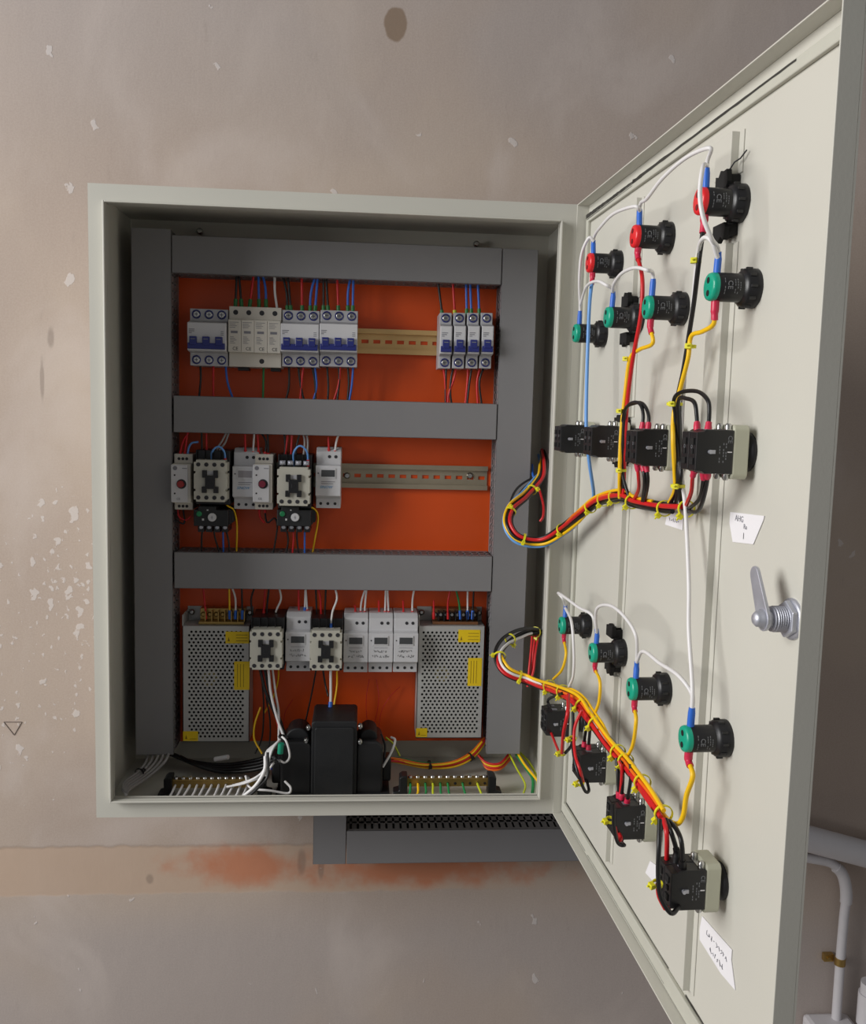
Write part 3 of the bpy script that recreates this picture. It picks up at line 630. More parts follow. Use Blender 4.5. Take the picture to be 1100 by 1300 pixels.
def switch(label, u, v, wired=True):
    e = empty('selector_switch', DP(u, v, 0), DROT, label, 'selector switch', 'selector switches on the door')
    MB().lathe([(.0150, 0), (.0150, .0035), (.0130, .0045), (.0130, .008)], n=28).build('lock_nut', BLK, e)
    m_ = MB().prism([(-.0145, -.0175), (-.0120, -.0205), (.0120, -.0205), (.0145, -.0175), (.0145, .0175), (.0120, .0205), (-.0120, .0205), (-.0145, .0175)], -.0190, -.0065, 'y')
    m_.build('mounting_collar', COLLAR, e, .0012)
    for s in (-1, 1):
        sg = MB().lathe([(.0028, 0), (.0028, .003), (.0016, .0045)], (.009, -.0215, s*.0170), (0, 0, s), n=8).lathe([(.0028, 0), (.0028, .003), (.0016, .0045)], (-.006, -.0215, s*.0170), (0, 0, s), n=8)
        sg.box(-.011, .012, -.0240, -.0195, s*.0150-.002, s*.0150+.002); sg.build('clamp_screw', STEEL, e)
    for s in (-1, 1):
        x0, x1 = ((-.0145, -.0003), (.0003, .0145))[(s+1)//2]
        b_ = MB().prism([(-.0190, -.0165), (-.0400, -.0165), (-.0425, -.0150), (-.0480, -.0145), (-.0480, .0145), (-.0425, .0150), (-.0400, .0165), (-.0190, .0165)], x0, x1).build('contact_block', BLK, e, .0008)
        xc = (x0+x1)/2
        MB().box(xc-.0035, xc+.0035, -.0490, -.0478, .0050, .0100).box(xc-.0035, xc+.0035, -.0490, -.0478, -.0100, -.0050).box(xc-.002, xc+.002, -.0487, -.0478, -.002, .002).build('screw_port', DARK, b_)
        for zz in (-.0155, .0155): MB().box(xc-.003, xc+.003, -.0395, -.0335, zz-.0013, zz+.0013).build('terminal_clamp', INKG, b_)
    # the side that faces the room: white mark, screw, print
    MB().cyl((.0146, -.0375, 0), .0016, 0, .0025, (1, 0, 0), 10).box(.0143, .0160, -.0375, -.0335, -.0014, .0014).build('side_screw', NICKEL, e)
    MB().box(.0144, .0148, -.0235, -.0200, -.0004, .0004).build('white_mark', PAPER, e)
    pt_ = MB()
    for k, yy in enumerate((-.0250, -.0270, -.0300)):
        for j in range(7):
            if (j*3+k) % 4: pt_.box(.0144, .0147, yy, yy+.0007, -.0080+j*.0022, -.0080+j*.0022+.0015)
    pt_.build('printing', INKW, e)
    text('CE', .0048, INKW, e, (.0147, -.0220, .0095), rot=(0, math.pi/2, 0))
    text('NO', .0040, INKW, e, (.006, -.0481, .0018), rot=(math.pi/2, -math.pi/2, 0)); text('NO', .0040, INKW, e, (-.008, -.0481, .0018), rot=(math.pi/2, -math.pi/2, 0))
    return e
SW = [(.486, .503, 'selector switch nearest the free edge in the upper half of the door'),
      (.353, .501, 'selector switch second from the free edge in the upper half of the door'),
      (.214, .502, 'unwired selector switch second from the hinge in the upper half of the door'),
      (.088, .501, 'unwired selector switch nearest the hinge in the upper half of the door'),
      (.075, .150, 'selector switch nearest the hinge in the lower half, under the cable bundle'),
      (.224, .153, 'selector switch second from the hinge in the lower half of the door'),
      (.346, .148, 'selector switch third from the hinge in the lower half of the door'),
      (.484, .156, 'lowest selector switch, nearest the free edge of the door')]
for u, v, lb in SW: switch(lb, u, v)
# jagged black blocks stand in for the shaded inside of the stiffener cuts
def cut_shade(label, u, v, s):
    e = empty('cut_opening', DP(u, v, 0), DROT, label, 'cut opening', 'cut-outs with dark insides in the door stiffeners')
    rr = random.Random(s)
    for sg in (1, -1):
        z0 = sg*.0135; z1 = sg*.0275
        m_ = MB(); pts = [(-.017, z0), (.004, z0), (.006, z0+sg*.004), (.0035, z1), (-.002, z1-sg*rr.uniform(0, .004)), (-.008, z1+sg*.001), (-.012, z1-sg*.004), (-.017, z1-sg*.002)]
        m_.prism(pts, -.0120, -.0075, 'y'); m_.box(-.015, .0045, -.0105, -.0005, min(z0, z0+sg*.010), max(z0, z0+sg*.010))
        m_.build('dark_cut_inside', DARK, e, .0005)
    if s == 1: m_ = MB().tube([(0, -.009, .026), (.004, -.006, .0325), (.010, -.004, .034), (.018, -.003, .038)], .0006, 5); m_.build('loose_sliver', INK, e)
cut_shade('jagged cut with dark inside in the stiffener around the red lamp nearest the free edge', .440, .6965, 1)
cut_shade('jagged cut with dark inside in the stiffener around a green lamp under the red row', .212, .630, 2)
cut_shade('jagged cut with dark inside in the stiffener around the second green lamp of the lower half', .212, .275, 3)
cut_shade('jagged cut with dark inside in the stiffener above the unwired switch', .206, .502, 4)
# cam lock
e = empty('cam_lock', DP(.568, .391, 0), DROT, 'shiny nickel cam lock with a long tilted lever near the free edge of the door', 'lock')
MB().lathe([(.0145, 0), (.0145, .0018), (.012, .0022)], n=28).build('washer', NICKEL, e)
hexp = [(.0132*math.cos(a), .0132*math.sin(a)) for a in [math.pi/6+i*math.pi/3 for i in range(6)]]
MB().prism(hexp, -.0062, -.0020, 'y').build('hex_nut', NICKEL, e, .0008)
pf = []
for i in range(6): pf += [(.0092, .0062+i*.0016), (.0079, .0070+i*.0016)]
m_ = MB().lathe([(.0090, .004)]+pf+[(.0088, .0160), (.0075, .0164), (.0060, .0165), (.0060, .0198)], n=40)
m_.sm = [False]*len(m_.sm); m_.build('threaded_barrel', NICKEL, e)
lv = []; zl = .0385
for i in range(9): a = math.pi*i/8; lv.append((.0060*math.cos(a), zl-.006+.0060*math.sin(a)))
for i in range(9): a = math.pi+math.pi*i/8; lv.append((.0085*math.cos(a), .0085*math.sin(a)))
m_ = MB().prism(lv, -.0222, -.0197, 'y'); o_ = m_.build('cam_lever', NICKEL, e, .0005); o_.rotation_euler = (0, -math.radians(30), 0)
MB().lathe([(.0070, .0222), (.0070, .0232), (.0055, .0242), (.0055, .0264), (.0035, .0284), (.0001, .0287)], n=20).build('fixing_screw', NICKEL, e)
# paper labels stuck to the door
def paper(label, pix, marks, curl=0):
    pts = [Q(*q, .0006) for q in pix]; c_ = sum(pts, Vector())/len(pts)
    inv = Matrix.Rotation(-DROT, 3, 'Z'); loc = [inv @ (q-c_) for q in pts]
    e = MB().prism([(q.x, q.z) for q in loc], -.0003, .0003, 'y').build('paper_label', PAPER, None); e.location = c_; e.rotation_euler = (0, 0, DROT)
    tag(e, label, 'paper label', 'torn paper labels on the door'); marks(e); return e
def mk1(e):
    text('AHG', .0068, INKG, e, (-.010, -.0005, .0045), name='handwriting', ext=.00004); text('Ru', .0055, INKG, e, (.001, -.0005, -.0005), name='handwriting', ext=.00004); text('1', .0070, INK, e, (-.001, -.0005, -.0080), name='handwriting', ext=.00004)
paper('torn white paper with handwriting and a 1 stuck above the cam lock', [(928, 650), (971, 655), (970, 660), (957, 691), (931, 688), (927, 664)], mk1)
def mk0(s):
    def f(e):
        sc_ = MB(); scribble(sc_, -.012, .0, .024, .004, -.0006, 6, seed=s); sc_.build('handwriting', INKG, e)
    return f
paper('small torn white paper under the upper cable bundle', [(848, 652), (868, 650), (867, 673), (845, 666)], mk0(3))
def mk2(e):
    sc_ = MB(); scribble(sc_, -.020, .004, .04, .005, -.0006, 9, seed=8); scribble(sc_, -.012, -.006, .026, .005, -.0006, 6, seed=9); sc_.build('handwriting', INKG, e)
paper('long slanting torn white paper at the bottom of the door', [(892, 1163), (930, 1206), (929, 1219), (934, 1257), (916, 1236), (889, 1193), (889, 1180)], mk2)
paper('small white paper left of the third switch in the lower half', [(776, 1018), (779, 1046), (770, 1046), (764, 1036), (770, 1019)], lambda e: None)
paper('small white paper left of the lowest switch', [(826, 1093), (836, 1100), (836, 1118), (831, 1120), (820, 1108)], lambda e: None)
# ------------------------------------------------------------------ pipes at the right
def th(mb_, name, m, label, cat, org, group=None, bev=0):
    return tag(mb_.build(name, m, None, bev, org=org), label, cat, group)
A_, B_ = P(960, 1047, .165), P(1300, 1138, .165)
e = empty('drain_pipe', A_, 0, 'thick white plastic pipe running to the right behind the door', 'pipe')
MB().tube([Vector(), (B_-A_)], .0205, 24).build('pipe', PVC, e)
MB().tube([(B_-A_)*.62, (B_-A_)*.70], .0235, 24).build('coupling', PVC, e)
pts = [P(980, 1082, .182), P(1030, 1090, .182), P(1056, 1096, .182), P(1070, 1110, .182), P(1075, 1135, .182), P(1072, 1165, .182), P(1067, 1225, .182), P(1061, 1310, .182)]
e = empty('conduit', pts[4], 0, 'thin white conduit bending down below the thick pipe', 'conduit')
MB().tube([q-pts[4] for q in smooth(pts, 8)], .0075, 16).build('pipe', PVC, e)
sm = smooth([pts[2], pts[3], pts[4], pts[5]], 8); MB().tube([q-pts[4] for q in sm[3:20]], .0092, 16).build('bend_fitting', PVC, e)
q = P(1067, 1220, .182)
e = empty('pipe_clamp', q, 0, 'small brass clamp holding the thin white conduit', 'clamp')
MB().lathe([(.0088, -.006), (.0088, .006)], (0, 0, 0), (0, 0, 1), n=16).box(-.022, -.006, .008, .0165, -.006, .006).build('strap', BRASS, e); MB().cyl((-.015, .008, 0), .003, 0, .003).build('screw', BRASS, e)
q = P(1062, 1312, .170)
th(MB().box(q.x-.045, q.x+.032, .135, .1995, q.z-.045, q.z+.018), 'junction_box', PVC, 'white plastic junction box at the foot of the thin conduit', 'junction box', q, bev=.008)
q = P(1106, 1270, .15)
e = empty('riser_pipe', (q.x, .15, q.z), 0, 'upright white pipe at the lower right corner of the picture', 'pipe')
MB().tube([(0, 0, -.25), (0, 0, .03)], .0165, 20).build('pipe', PVC, e); MB().tube([(0, 0, -.04), (0, 0, .012)], .0190, 20).build('coupling', PVC, e)
# ------------------------------------------------------------------ wires (centre lines measured on the planes the wires run in)
def pt3(q, dflt):
    if isinstance(q, Vector): return q
    if len(q) == 4: return Q(q[0], q[1], q[2])
    return P(q[0], q[1], q[2] if len(q) > 2 else dflt)
def dist_pt(path, d, rev):
    pts = path[::-1] if rev else path; out = [pts[0]]; acc = 0
    for a, b in zip(pts, pts[1:]):
        l = (b-a).length
        if acc+l >= d: out.append(a.lerp(b, (d-acc)/max(l, 1e-9))); break
        acc += l; out.append(b)
    return out
def wire(col, place, pts, r=.0015, Y=.145, start=None, end=None, group=None, flat=False):
    """start / end: (sleeve colour, length) of the crimp sleeve at that end"""
    path = pts if flat else smooth([pt3(q, Y) for q in pts])
    o = MB().tube(path, r, 8).build('wire', wm(col), None, org=path[0])
    lb = '%s wire %s' % (col.replace('yellow-green', 'yellow-green'), place)
    tag(o, lb, 'wire', group)
    for k, s in enumerate((start, end)):
        if s:
            sp = dist_pt(path, s[1], k == 1); n = len(sp); R0 = max(r*1.45, .0019)
            rr = [R0*(1.12 if i < n*.6 else .95) for i in range(n)]
            MB().tube([q-path[0] for q in sp], R0, 10, rr).build('crimp_sleeve', wm(s[0]), o)
    return o
def dw(pts, w): return [(a[0], a[1], a[2] if len(a) > 2 else w, 'd') for a in pts]
G = ('green-sleeve', .011); Rd = ('red', .010); Bl = ('blue', .013)
gt = 'wires above the top row'
for col, pl, pts, en in [
    ('black', 'into the first module of the surge protector, left one', [(301, 343), (299, 390)], G), ('black', 'into the first module of the surge protector, right one', [(303, 343), (307, 390)], G),
    ('red', 'into the second module of the surge protector', [(323, 343), (320, 365), (317, 390)], G), ('blue', 'into the third module of the surge protector, left one', [(328, 343), (329, 390)], G),
    ('blue', 'into the third module of the surge protector, right one', [(332, 343), (337, 365), (338, 390)], G), ('white', 'into the fourth module of the surge protector', [(349, 343), (349, 368), (352, 392)], None),
    ('black', 'slanting into the first pole of the middle three-pole breaker', [(358, 345), (364, 372), (365, 398)], G), ('black', 'straight into the first pole of the middle three-pole breaker', [(365, 345), (370, 398)], G),
    ('red', 'into the second pole of the middle three-pole breaker', [(383, 345), (384, 398)], G), ('blue', 'bowed into the third pole of the middle three-pole breaker', [(402, 346), (395, 372), (394, 398)], G),
    ('blue', 'straight into the third pole of the middle three-pole breaker', [(404, 346), (400, 398)], G), ('black', 'into the first pole of the third three-pole breaker, left one', [(411, 346), (411, 398)], G),
    ('black', 'into the first pole of the third three-pole breaker, right one', [(414, 346), (417, 398)], G), ('red', 'into the second pole of the third three-pole breaker', [(428, 347), (430, 398)], G),
    ('blue', 'bowed into the last pole of the third three-pole breaker', [(446, 347), (442, 372), (442, 398)], G), ('blue', 'straight into the last pole of the third three-pole breaker', [(449, 347), (448, 398)], G),
    ('black', 'slanting into the first single-pole breaker', [(556, 355), (562, 402)], ('green-sleeve', .009)), ('red', 'into the second single-pole breaker', [(575, 356), (578, 402)], ('yellow-green', .009)),
    ('blue', 'into the third single-pole breaker, left one', [(592, 356), (593, 402)], G), ('blue', 'into the third single-pole breaker, right one', [(597, 356), (599, 402)], G), ('blue', 'into the fourth single-pole breaker', [(607, 357), (609, 402)], G)]:
    wire(col, pl, pts, .0017, .142, end=en, group=gt)
gt = 'wires below the top row'
for col, pl, pts in [
    ('black', 'under the first pole of the leftmost breaker', [(254, 455), (255, 480), (252, 512)]), ('red', 'under the second pole of the leftmost breaker', [(271, 455), (271, 512)]),
    ('blue', 'slanting out under the third pole of the leftmost breaker', [(286, 455), (289, 485), (298, 512)]), ('green', 'straight down under the surge protector', [(335, 455), (334, 512)]),
    ('black', 'under the first pole of the middle three-pole breaker', [(367, 458), (367, 490), (362, 512)]), ('red', 'under the second pole of the middle three-pole breaker', [(386, 458), (383, 488), (381, 512)]),
    ('black', 'short under the second pole of the middle three-pole breaker', [(379, 458), (380, 476), (384, 500), (388, 512)]), ('blue', 'under the third pole of the middle three-pole breaker', [(399, 458), (402, 490), (397, 512)]),
    ('black', 'behind the blue one under the middle three-pole breaker', [(395, 458), (400, 485), (401, 512)]),
    ('black', 'under the first pole of the third three-pole breaker', [(415, 458), (417, 490), (416, 512)]), ('red', 'slanting under the second pole of the third three-pole breaker', [(433, 458), (430, 488), (423, 512)]),
    ('black', 'crossing the red one under the third three-pole breaker', [(429, 458), (431, 480), (428, 512)]), ('blue', 'under the last pole of the third three-pole breaker', [(449, 458), (447, 488), (443, 512)]),
    ('black', 'beside the blue one under the last pole of the third breaker', [(441, 458), (443, 485), (441, 512)]),
    ('red', 'short under the first single-pole breaker', [(562, 462), (565, 480), (567, 515)]), ('black', 'under the first single-pole breaker', [(567, 462), (566, 490), (566, 515)]),
    ('red', 'under the second single-pole breaker', [(580, 462), (577, 480), (570, 500), (569, 515)]), ('black', 'hooked under the second single-pole breaker', [(577, 462), (573, 480), (572, 500), (574, 515)]),
    ('red', 'under the third single-pole breaker', [(594, 462), (594, 480), (591, 515)]), ('black', 'under the third single-pole breaker', [(600, 462), (596, 488), (593, 515)]),
    ('red', 'curved under the fourth single-pole breaker', [(611, 462), (606, 485), (607, 515)]), ('black', 'curved under the fourth single-pole breaker', [(616, 462), (609, 485), (612, 515)])]:
    wire(col, pl, pts, .0015, .142, group=gt)
gt = 'wires above the middle row'
for col, pl, pts, en in [
    ('red', 'into the top left of the first narrow relay', [(240, 548), (232, 562), (227, 586)], ('red', .016)), ('red', 'into the top middle of the first narrow relay', [(238, 548), (236, 566), (233, 586)], ('red', .014)),
    ('light blue', 'with a free end above the first narrow relay', [(252, 561), (243, 563), (239, 572), (239, 586)], ('red', .006)),
    ('red', 'into the left contactor, thick crimp', [(262, 548), (263, 592)], ('red', .020)), ('black', 'into the left contactor', [(256, 548), (257, 592)], Bl),
    ('grey', 'curving down to the left contactor, outer one', [(291, 548), (286, 562), (279, 572), (275, 590)], Bl), ('grey', 'curving down to the left contactor, inner one', [(288, 548), (282, 560), (276, 570), (271, 590)], Bl),
    ('light blue', 'looped between two top terminals of the left contactor', [(270, 590, .118), (269, 575, .112), (277, 567, .110), (285, 574, .112), (286, 590, .118)], Rd),
    ('red', 'into the timer with the lit display', [(311, 548), (312, 580)], Rd), ('white', 'into the timer with the lit display', [(323, 548), (321, 582)], Rd),
    ('red', 'into the second narrow relay, left terminal', [(327, 548), (329, 584)], ('red', .014)), ('black', 'bowed into the second narrow relay', [(331, 548), (338, 562), (335, 584)], ('red', .012)), ('black', 'into the second narrow relay, right terminal', [(340, 548), (341, 584)], ('red', .010)),
    ('red', 'into the bare-topped contactor, left of two', [(366, 548), (363, 572), (360, 592)], Bl), ('red', 'into the bare-topped contactor, right of two', [(371, 548), (369, 592)], Bl),
    ('black', 'into the bare-topped contactor, left edge', [(361, 548), (362, 572), (357, 592)], Bl), ('black', 'into the middle of the bare-topped contactor', [(381, 548), (376, 572), (379, 592)], Bl),
    ('grey', 'into the right of the bare-topped contactor, outer one', [(388, 548), (391, 562), (389, 592)], Rd), ('grey', 'into the right of the bare-topped contactor, inner one', [(384, 548), (387, 562), (384, 592)], Bl),
    ('light blue', 'looped between two top terminals of the bare-topped contactor', [(374, 592, .118), (373, 575, .112), (381, 566, .110), (390, 574, .112), (391, 592, .118)], Rd),
    ('red', 'into the timer beside the bare middle rail', [(417, 555), (418, 578)], Rd), ('white', 'reaching over to the timer beside the bare middle rail', [(441, 551), (431, 552), (427, 562), (425, 580)], ('red', .009))]:
    wire(col, pl, pts, .0014, .132, end=en, group=gt)
gt = 'wires below the middle row'
for col, pl, pts, st in [
    ('red', 'looping under the first narrow relay', [(226, 640), (227, 655), (236, 660), (243, 655)], ('red', .008)), ('black', 'looping out under the first narrow relay', [(232, 642), (234, 664), (222, 660)], None),
    ('yellow', 'from the left contactor down past its overload relay', [(284, 628, .12), (288, 641, .125), (297, 648, .13), (301, 668, .14), (300, 708, .145)], None),
    ('black', 'straight down from the left overload relay', [(257, 664), (256, 690), (256, 708)], None), ('black', 'from the third terminal of the left overload relay', [(271, 664), (273, 682), (281, 708)], Rd),
    ('blue', 'down from the last terminal of the left overload relay', [(283, 664), (284, 708)], Rd), ('black', 'bowed from the last terminal of the left overload relay', [(284, 664), (290, 685), (292, 708)], ('red', .010)),
    ('red', 'under the second narrow relay', [(329, 640), (330, 655), (336, 664)], Rd), ('black', 'kinked under the second narrow relay', [(336, 642), (339, 663), (349, 658), (352, 672), (346, 708)], Rd),
    ('black', 'from the first terminal of the right overload relay', [(361, 662), (366, 685), (362, 708)], ('blue', .010)), ('red', 'from the second terminal of the right overload relay', [(370, 662), (373, 680), (371, 708)], None),
    ('black', 'from the third terminal of the right overload relay', [(379, 664), (377, 680), (380, 708)], Rd), ('blue', 'thick, from the last terminal of the right overload relay', [(387, 664), (387, 708)], Rd),
    ('yellow', 'from the bare-topped contactor down past its overload relay', [(385, 632, .12), (388, 642, .125), (399, 646, .13), (404, 658, .14), (399, 690, .145), (396, 708, .145)], None)]:
    wire(col, pl, pts, .0013, .135, start=st, group=gt)
gt = 'wires above the bottom row'
for col, pl, pts, en in [
    ('yellow', 'into the left power supply', [(291, 744), (292, 786)], Bl), ('white', 'bowed into the left power supply', [(294, 744), (299, 760), (299, 786)], Bl), ('black', 'into the last terminal of the left power supply', [(307, 744), (308, 786)], Bl),
    ('red', 'faintly seen in the left corner above the left power supply', [(258, 744), (262, 786)], None),
    ('black', 'curving into the left terminal of the first bottom contactor', [(324, 744), (319, 762), (322, 790)], None), ('red', 'with a fat red crimp into the first bottom contactor', [(337, 744), (334, 792)], ('red', .020)),
    ('black', 'beside the red one into the first bottom contactor', [(342, 744), (339, 775), (342, 795)], None), ('white', 'hooked into the right of the first bottom contactor', [(354, 744), (357, 760), (351, 775), (348, 790)], ('black', .015)),
    ('red', 'into the timer between the bottom contactors', [(379, 744), (380, 784)], Rd), ('white', 'into the timer between the bottom contactors, left one', [(388, 744), (387, 782)], Bl), ('white', 'into the timer between the bottom contactors, right one', [(388, 744), (391, 782)], Rd),
    ('black', 'into the second bottom contactor, left one', [(401, 744), (403, 795)], None), ('red', 'curving behind into the second bottom contactor', [(403, 744), (407, 760), (408, 790)], None), ('black', 'into the second bottom contactor, right one', [(414, 744), (412, 795)], ('blue', .010)),
    ('white', 'thick and curved into the second bottom contactor', [(425, 744, .135), (428, 760, .13), (422, 778, .12), (420, 803, .115)], Bl),
    ('red', 'into the first of the three touching timers', [(451, 768), (452, 784)], Rd), ('white', 'into the first of the three touching timers, left one', [(465, 744), (459, 765), (458, 784)], Rd), ('white', 'into the first of the three touching timers, right one', [(466, 744), (464, 765), (463, 784)], Rd),
    ('red', 'into the second of the three touching timers', [(481, 762), (482, 784)], Rd), ('white', 'into the second of the three touching timers, left one', [(490, 744), (489, 784)], Rd), ('white', 'into the second of the three touching timers, right one', [(492, 744), (494, 784)], Rd),
    ('red', 'into the timer next to the right power supply', [(512, 762), (513, 784)], Rd), ('white', 'into the timer next to the right power supply', [(527, 744), (524, 762), (524, 784)], Rd),
    ('red', 'into the third terminal of the right power supply', [(551, 762), (551, 786)], Rd), ('red', 'into the fifth terminal of the right power supply', [(573, 744), (569, 765), (569, 786)], Rd),
    ('green', 'slanting into the right power supply', [(578, 744), (583, 765), (585, 786)], Bl), ('white', 'into the right power supply', [(594, 744), (594, 786)], Bl), ('black', 'into the last terminal of the right power supply', [(602, 744), (600, 786)], Bl)]:
    wire(col, pl, pts, .0014, .148, end=en, group=gt)
gt = 'wires below the bottom row'
for col, pl, pts, r in [
    ('black', 'thick, from the first bottom contactor towards the transformer', [(330, 848, .13), (338, 880, .12), (351, 910, .11), (362, 940, .09)], .0022), ('red', 'beside the thick black ones under the first bottom contactor', [(333, 848, .135), (337, 875, .13), (349, 905, .12), (356, 935, .1)], .0015),
    ('black', 'second thick one from the first bottom contactor', [(336, 848, .13), (344, 885, .12), (356, 915, .11), (364, 940, .09)], .0022), ('white', 'in front, from the first bottom contactor to the transformer', [(341, 848, .125), (344, 880, .115), (352, 912, .1), (361, 936, .08)], .0019),
    ('white', 'behind, from the first bottom contactor to the transformer', [(346, 848, .13), (350, 880, .12), (354, 905, .11), (354, 940, .09)], .0016), ('yellow', 'from the right side of the first bottom contactor', [(354, 848, .14), (353, 865, .145), (347, 885, .15), (336, 905, .15)], .0011),
    ('yellow', 'bow beside the left power supply', [(331, 898, .13), (324, 918, .125), (323, 938, .12), (333, 957, .11)], .0014), ('black', 'thin loop beside the left power supply', [(333, 865, .14), (335, 895, .135), (333, 935, .13), (324, 957, .12)], .0012),
    ('black', 'outer thin loop beside the left power supply', [(338, 885, .14), (343, 915, .135), (342, 945, .13), (335, 962, .12)], .0012),
    ('black', 'slanting from the second bottom contactor to the transformer', [(402, 848, .15), (395, 885, .15), (383, 938, .14)], .0012), ('black', 'short, under the middle of the second bottom contactor', [(410, 848, .14), (413, 868, .14), (417, 884, .13)], .0014),
    ('white', 'from the second bottom contactor to the top of the transformer', [(420, 848, .13), (420, 890, .12), (418, 918, .11)], .0019), ('yellow', 'from the right side of the second bottom contactor', [(428, 848, .14), (428, 870, .14), (425, 890, .13), (423, 905, .125)], .0013),
    ('red', 'hair-thin curl left of the three touching timers', [(469, 862, .172), (465, 890, .168), (467, 925, .17)], .0005), ('red', 'hair-thin curl under the middle timer', [(478, 862, .172), (481, 890, .165), (472, 935, .17)], .0005),
    ('red', 'hair-thin curl reaching towards the right power supply', [(508, 872, .174), (495, 885, .168), (484, 905, .168), (480, 938, .172)], .0005), ('red', 'hair-thin curl left of the second white timer lead', [(372, 888, .174), (362, 905, .17), (360, 925, .172)], .0005)]:
    o_ = wire(col, pl, pts, r, group=gt)
    if 'top of the transformer' in pl:
        a_ = P(420, 891, .12) - o_.location; b_ = P(419, 905, .115) - o_.location
        MB().tube([a_, b_], .003, 10).build('splice', wm('blue'), o_)
def ring_tie(p, T, R0, colm, label, head=Vector((0, -1, 0)), group='yellow-green cable ties'):
    T = T.normalized(); a = (head - T*head.dot(T)).normalized(); b = T.cross(a); n = 20
    v = []; 
    for i in range(n):
        an = 2*math.pi*i/n; d = a*math.cos(an)+b*math.sin(an)
        for rr, tt in ((R0, -.0013), (R0+.0009, -.0013), (R0+.0009, .0013), (R0, .0013)): v.append(d*rr+T*tt)
    o = MB().add(v, [(i*4+k, ((i+1) % n)*4+k, ((i+1) % n)*4+(k+1) % 4, i*4+(k+1) % 4) for i in range(n) for k in range(4)]).build('cable_tie', colm, None, loc=p)
    hd = MB().add([a*(R0+q[0])+b*q[1]+T*q[2] for q in [(x, y, z) for x in (0, .0042) for y in (-.0026, .0026) for z in (-.0022, .0022)]], [(0, 1, 3, 2), (4, 6, 7, 5), (0, 4, 5, 1), (2, 3, 7, 6), (0, 2, 6, 4), (1, 5, 7, 3)])
    hd.build('lock_head', colm, o, .0005)
    MB().tube([a*(R0+.004), a*(R0+.0065)+T*.0008], .0008, 6).build('cut_tail', colm, o)
    return tag(o, label, 'cable tie', group)
def bundle(path, strands, group, rot=0.0):
    """strands: (colour, place, dx, dy, radius, t0, t1) offset from a shared centre line"""
    path = smooth([pt3(q, 0) for q in path], 8); m = len(path)
    T = [(path[min(i+1, m-1)]-path[max(i-1, 0)]).normalized() for i in range(m)]
    F_ = Vector((-.4, -1, 0)).normalized(); fr_ = []      # dx: towards the room, dy: below / outside the loop
    for i in range(m):
        a = (F_ - T[i]*F_.dot(T[i])).normalized(); fr_.append((a, T[i].cross(a)))
    for si, (col, pl, dx, dy, r, t0, t1) in enumerate(strands):
        i0, i1 = int(t0*(m-1)), int(t1*(m-1)); ph = si*1.3
        kf = [min(1 if t0 < .01 else .25+.75*min(1, (i-i0)/6), 1 if t1 > .9 else .25+.75*min(1, (i1-i)/6)) for i in range(i0, i1+1)]
        pts = [path[i] + fr_[i][0]*kf[i-i0]*(dx+.0006*math.sin(i*.22+ph)) + fr_[i][1]*kf[i-i0]*(dy+.0007*math.cos(i*.19+ph)) for i in range(i0, i1+1)]
        wire(col, pl, pts, r, flat=True, group=group)
    return path, T
# floor of the cabinet, left: white leads from the trunking to the corner
gt = 'wires on the cabinet floor'
for i in range(5):
    wire('grey', ('first', 'second', 'third', 'fourth', 'fifth')[i]+' of the pale leads slanting from the left trunking into the corner',
         [(188+7*i, 950, .135), (186+6*i, 966, .12-.004*i), (174+4*i, 981+i, .09), (158+2*i, 993+2*i, .05-.005*i), (156+i, 1003+1.5*i, .02-.004*i)], .0019, group=gt)
ring_tie(P(177, 981, .09), P(186, 968, .11)-P(166, 990, .07), .0058, TIEB, 'black cable tie round the pale leads in the left corner', group='black cable ties')
for i in range(4):
    wire('black', ('upper', 'second', 'third', 'lowest')[i]+' of the thick black leads behind the left brass bar',
         [(205+8*i, 952+3*i, .15), (240+4*i, 966+2*i, .15-.01*i), (285, 971+3*i, .14-.008*i), (330, 964+4*i, .13-.01*i), (356, 952+4*i, .12-.008*i)], .0030, group=gt)
th(MB().tube([P(273, 964, .125)-P(281, 962, .12), P(290, 961, .118)-P(281, 962, .12)], .0034, 12), 'marker_sleeve', PAPER, 'white marker sleeve on the black leads behind the left brass bar', 'sleeve', (0, 0, 0)).location = P(281, 962, .12)
for i in range(4):
    wire('white', ('first', 'second', 'third', 'fourth')[i]+' pale lead fanning left of the transformer',
         [(360-i, 934+2*i, .07), (347-3*i, 950+2*i, .05), (340-3*i+3*i, 968+4*i, .04), (330-5*i, 984+3*i, .035), (312-8*i, 993+2*i, .045)], .0016, group=gt)
wire('white', 'bold, sweeping down in front of the left brass bar', [(337, 960, .03), (336, 978, .022), (325, 997, .018), (308, 1012, .016)], .0024, group=gt)
wire('black', 'running beside the bold white one by the left brass bar', [(340, 955, .03), (340, 985, .02), (328, 1000, .014), (315, 1012, .010)], .0018, group=gt)
wire('white', 'low loop from the left brass bar to the transformer', [(312, 985, .05), (318, 1000, .035), (345, 1004, .03), (366, 1007, .03), (369, 1000, .03), (362, 992, .04)], .0016, group=gt)
wire('white', 'ring-shaped loop around the teal splice', [(358, 935, .05), (364, 942, .045), (368, 960, .045), (362, 968, .05), (352, 965, .05), (343, 975, .05), (338, 985, .05)], .0015, group=gt)
th(MB().tube([Vector((0, 0, -.007)), Vector((.001, 0, .007))], .0040, 12), 'wire_splice', mat('teal_sleeve', (20, 140, 110), .4), 'teal splice left of the transformer', 'splice', (0, 0, 0)).location = P(356, 950, .045)
ring_tie(P(360, 936, .06), Vector((.3, 0, 1)), .0062, TIEB, 'black cable tie above the teal splice', group='black cable ties')
ring_tie(P(352, 965, .04), Vector((.8, 0, .6)), .0060, TIEB, 'black cable tie under the teal splice', group='black cable ties')
e_, hw = barA
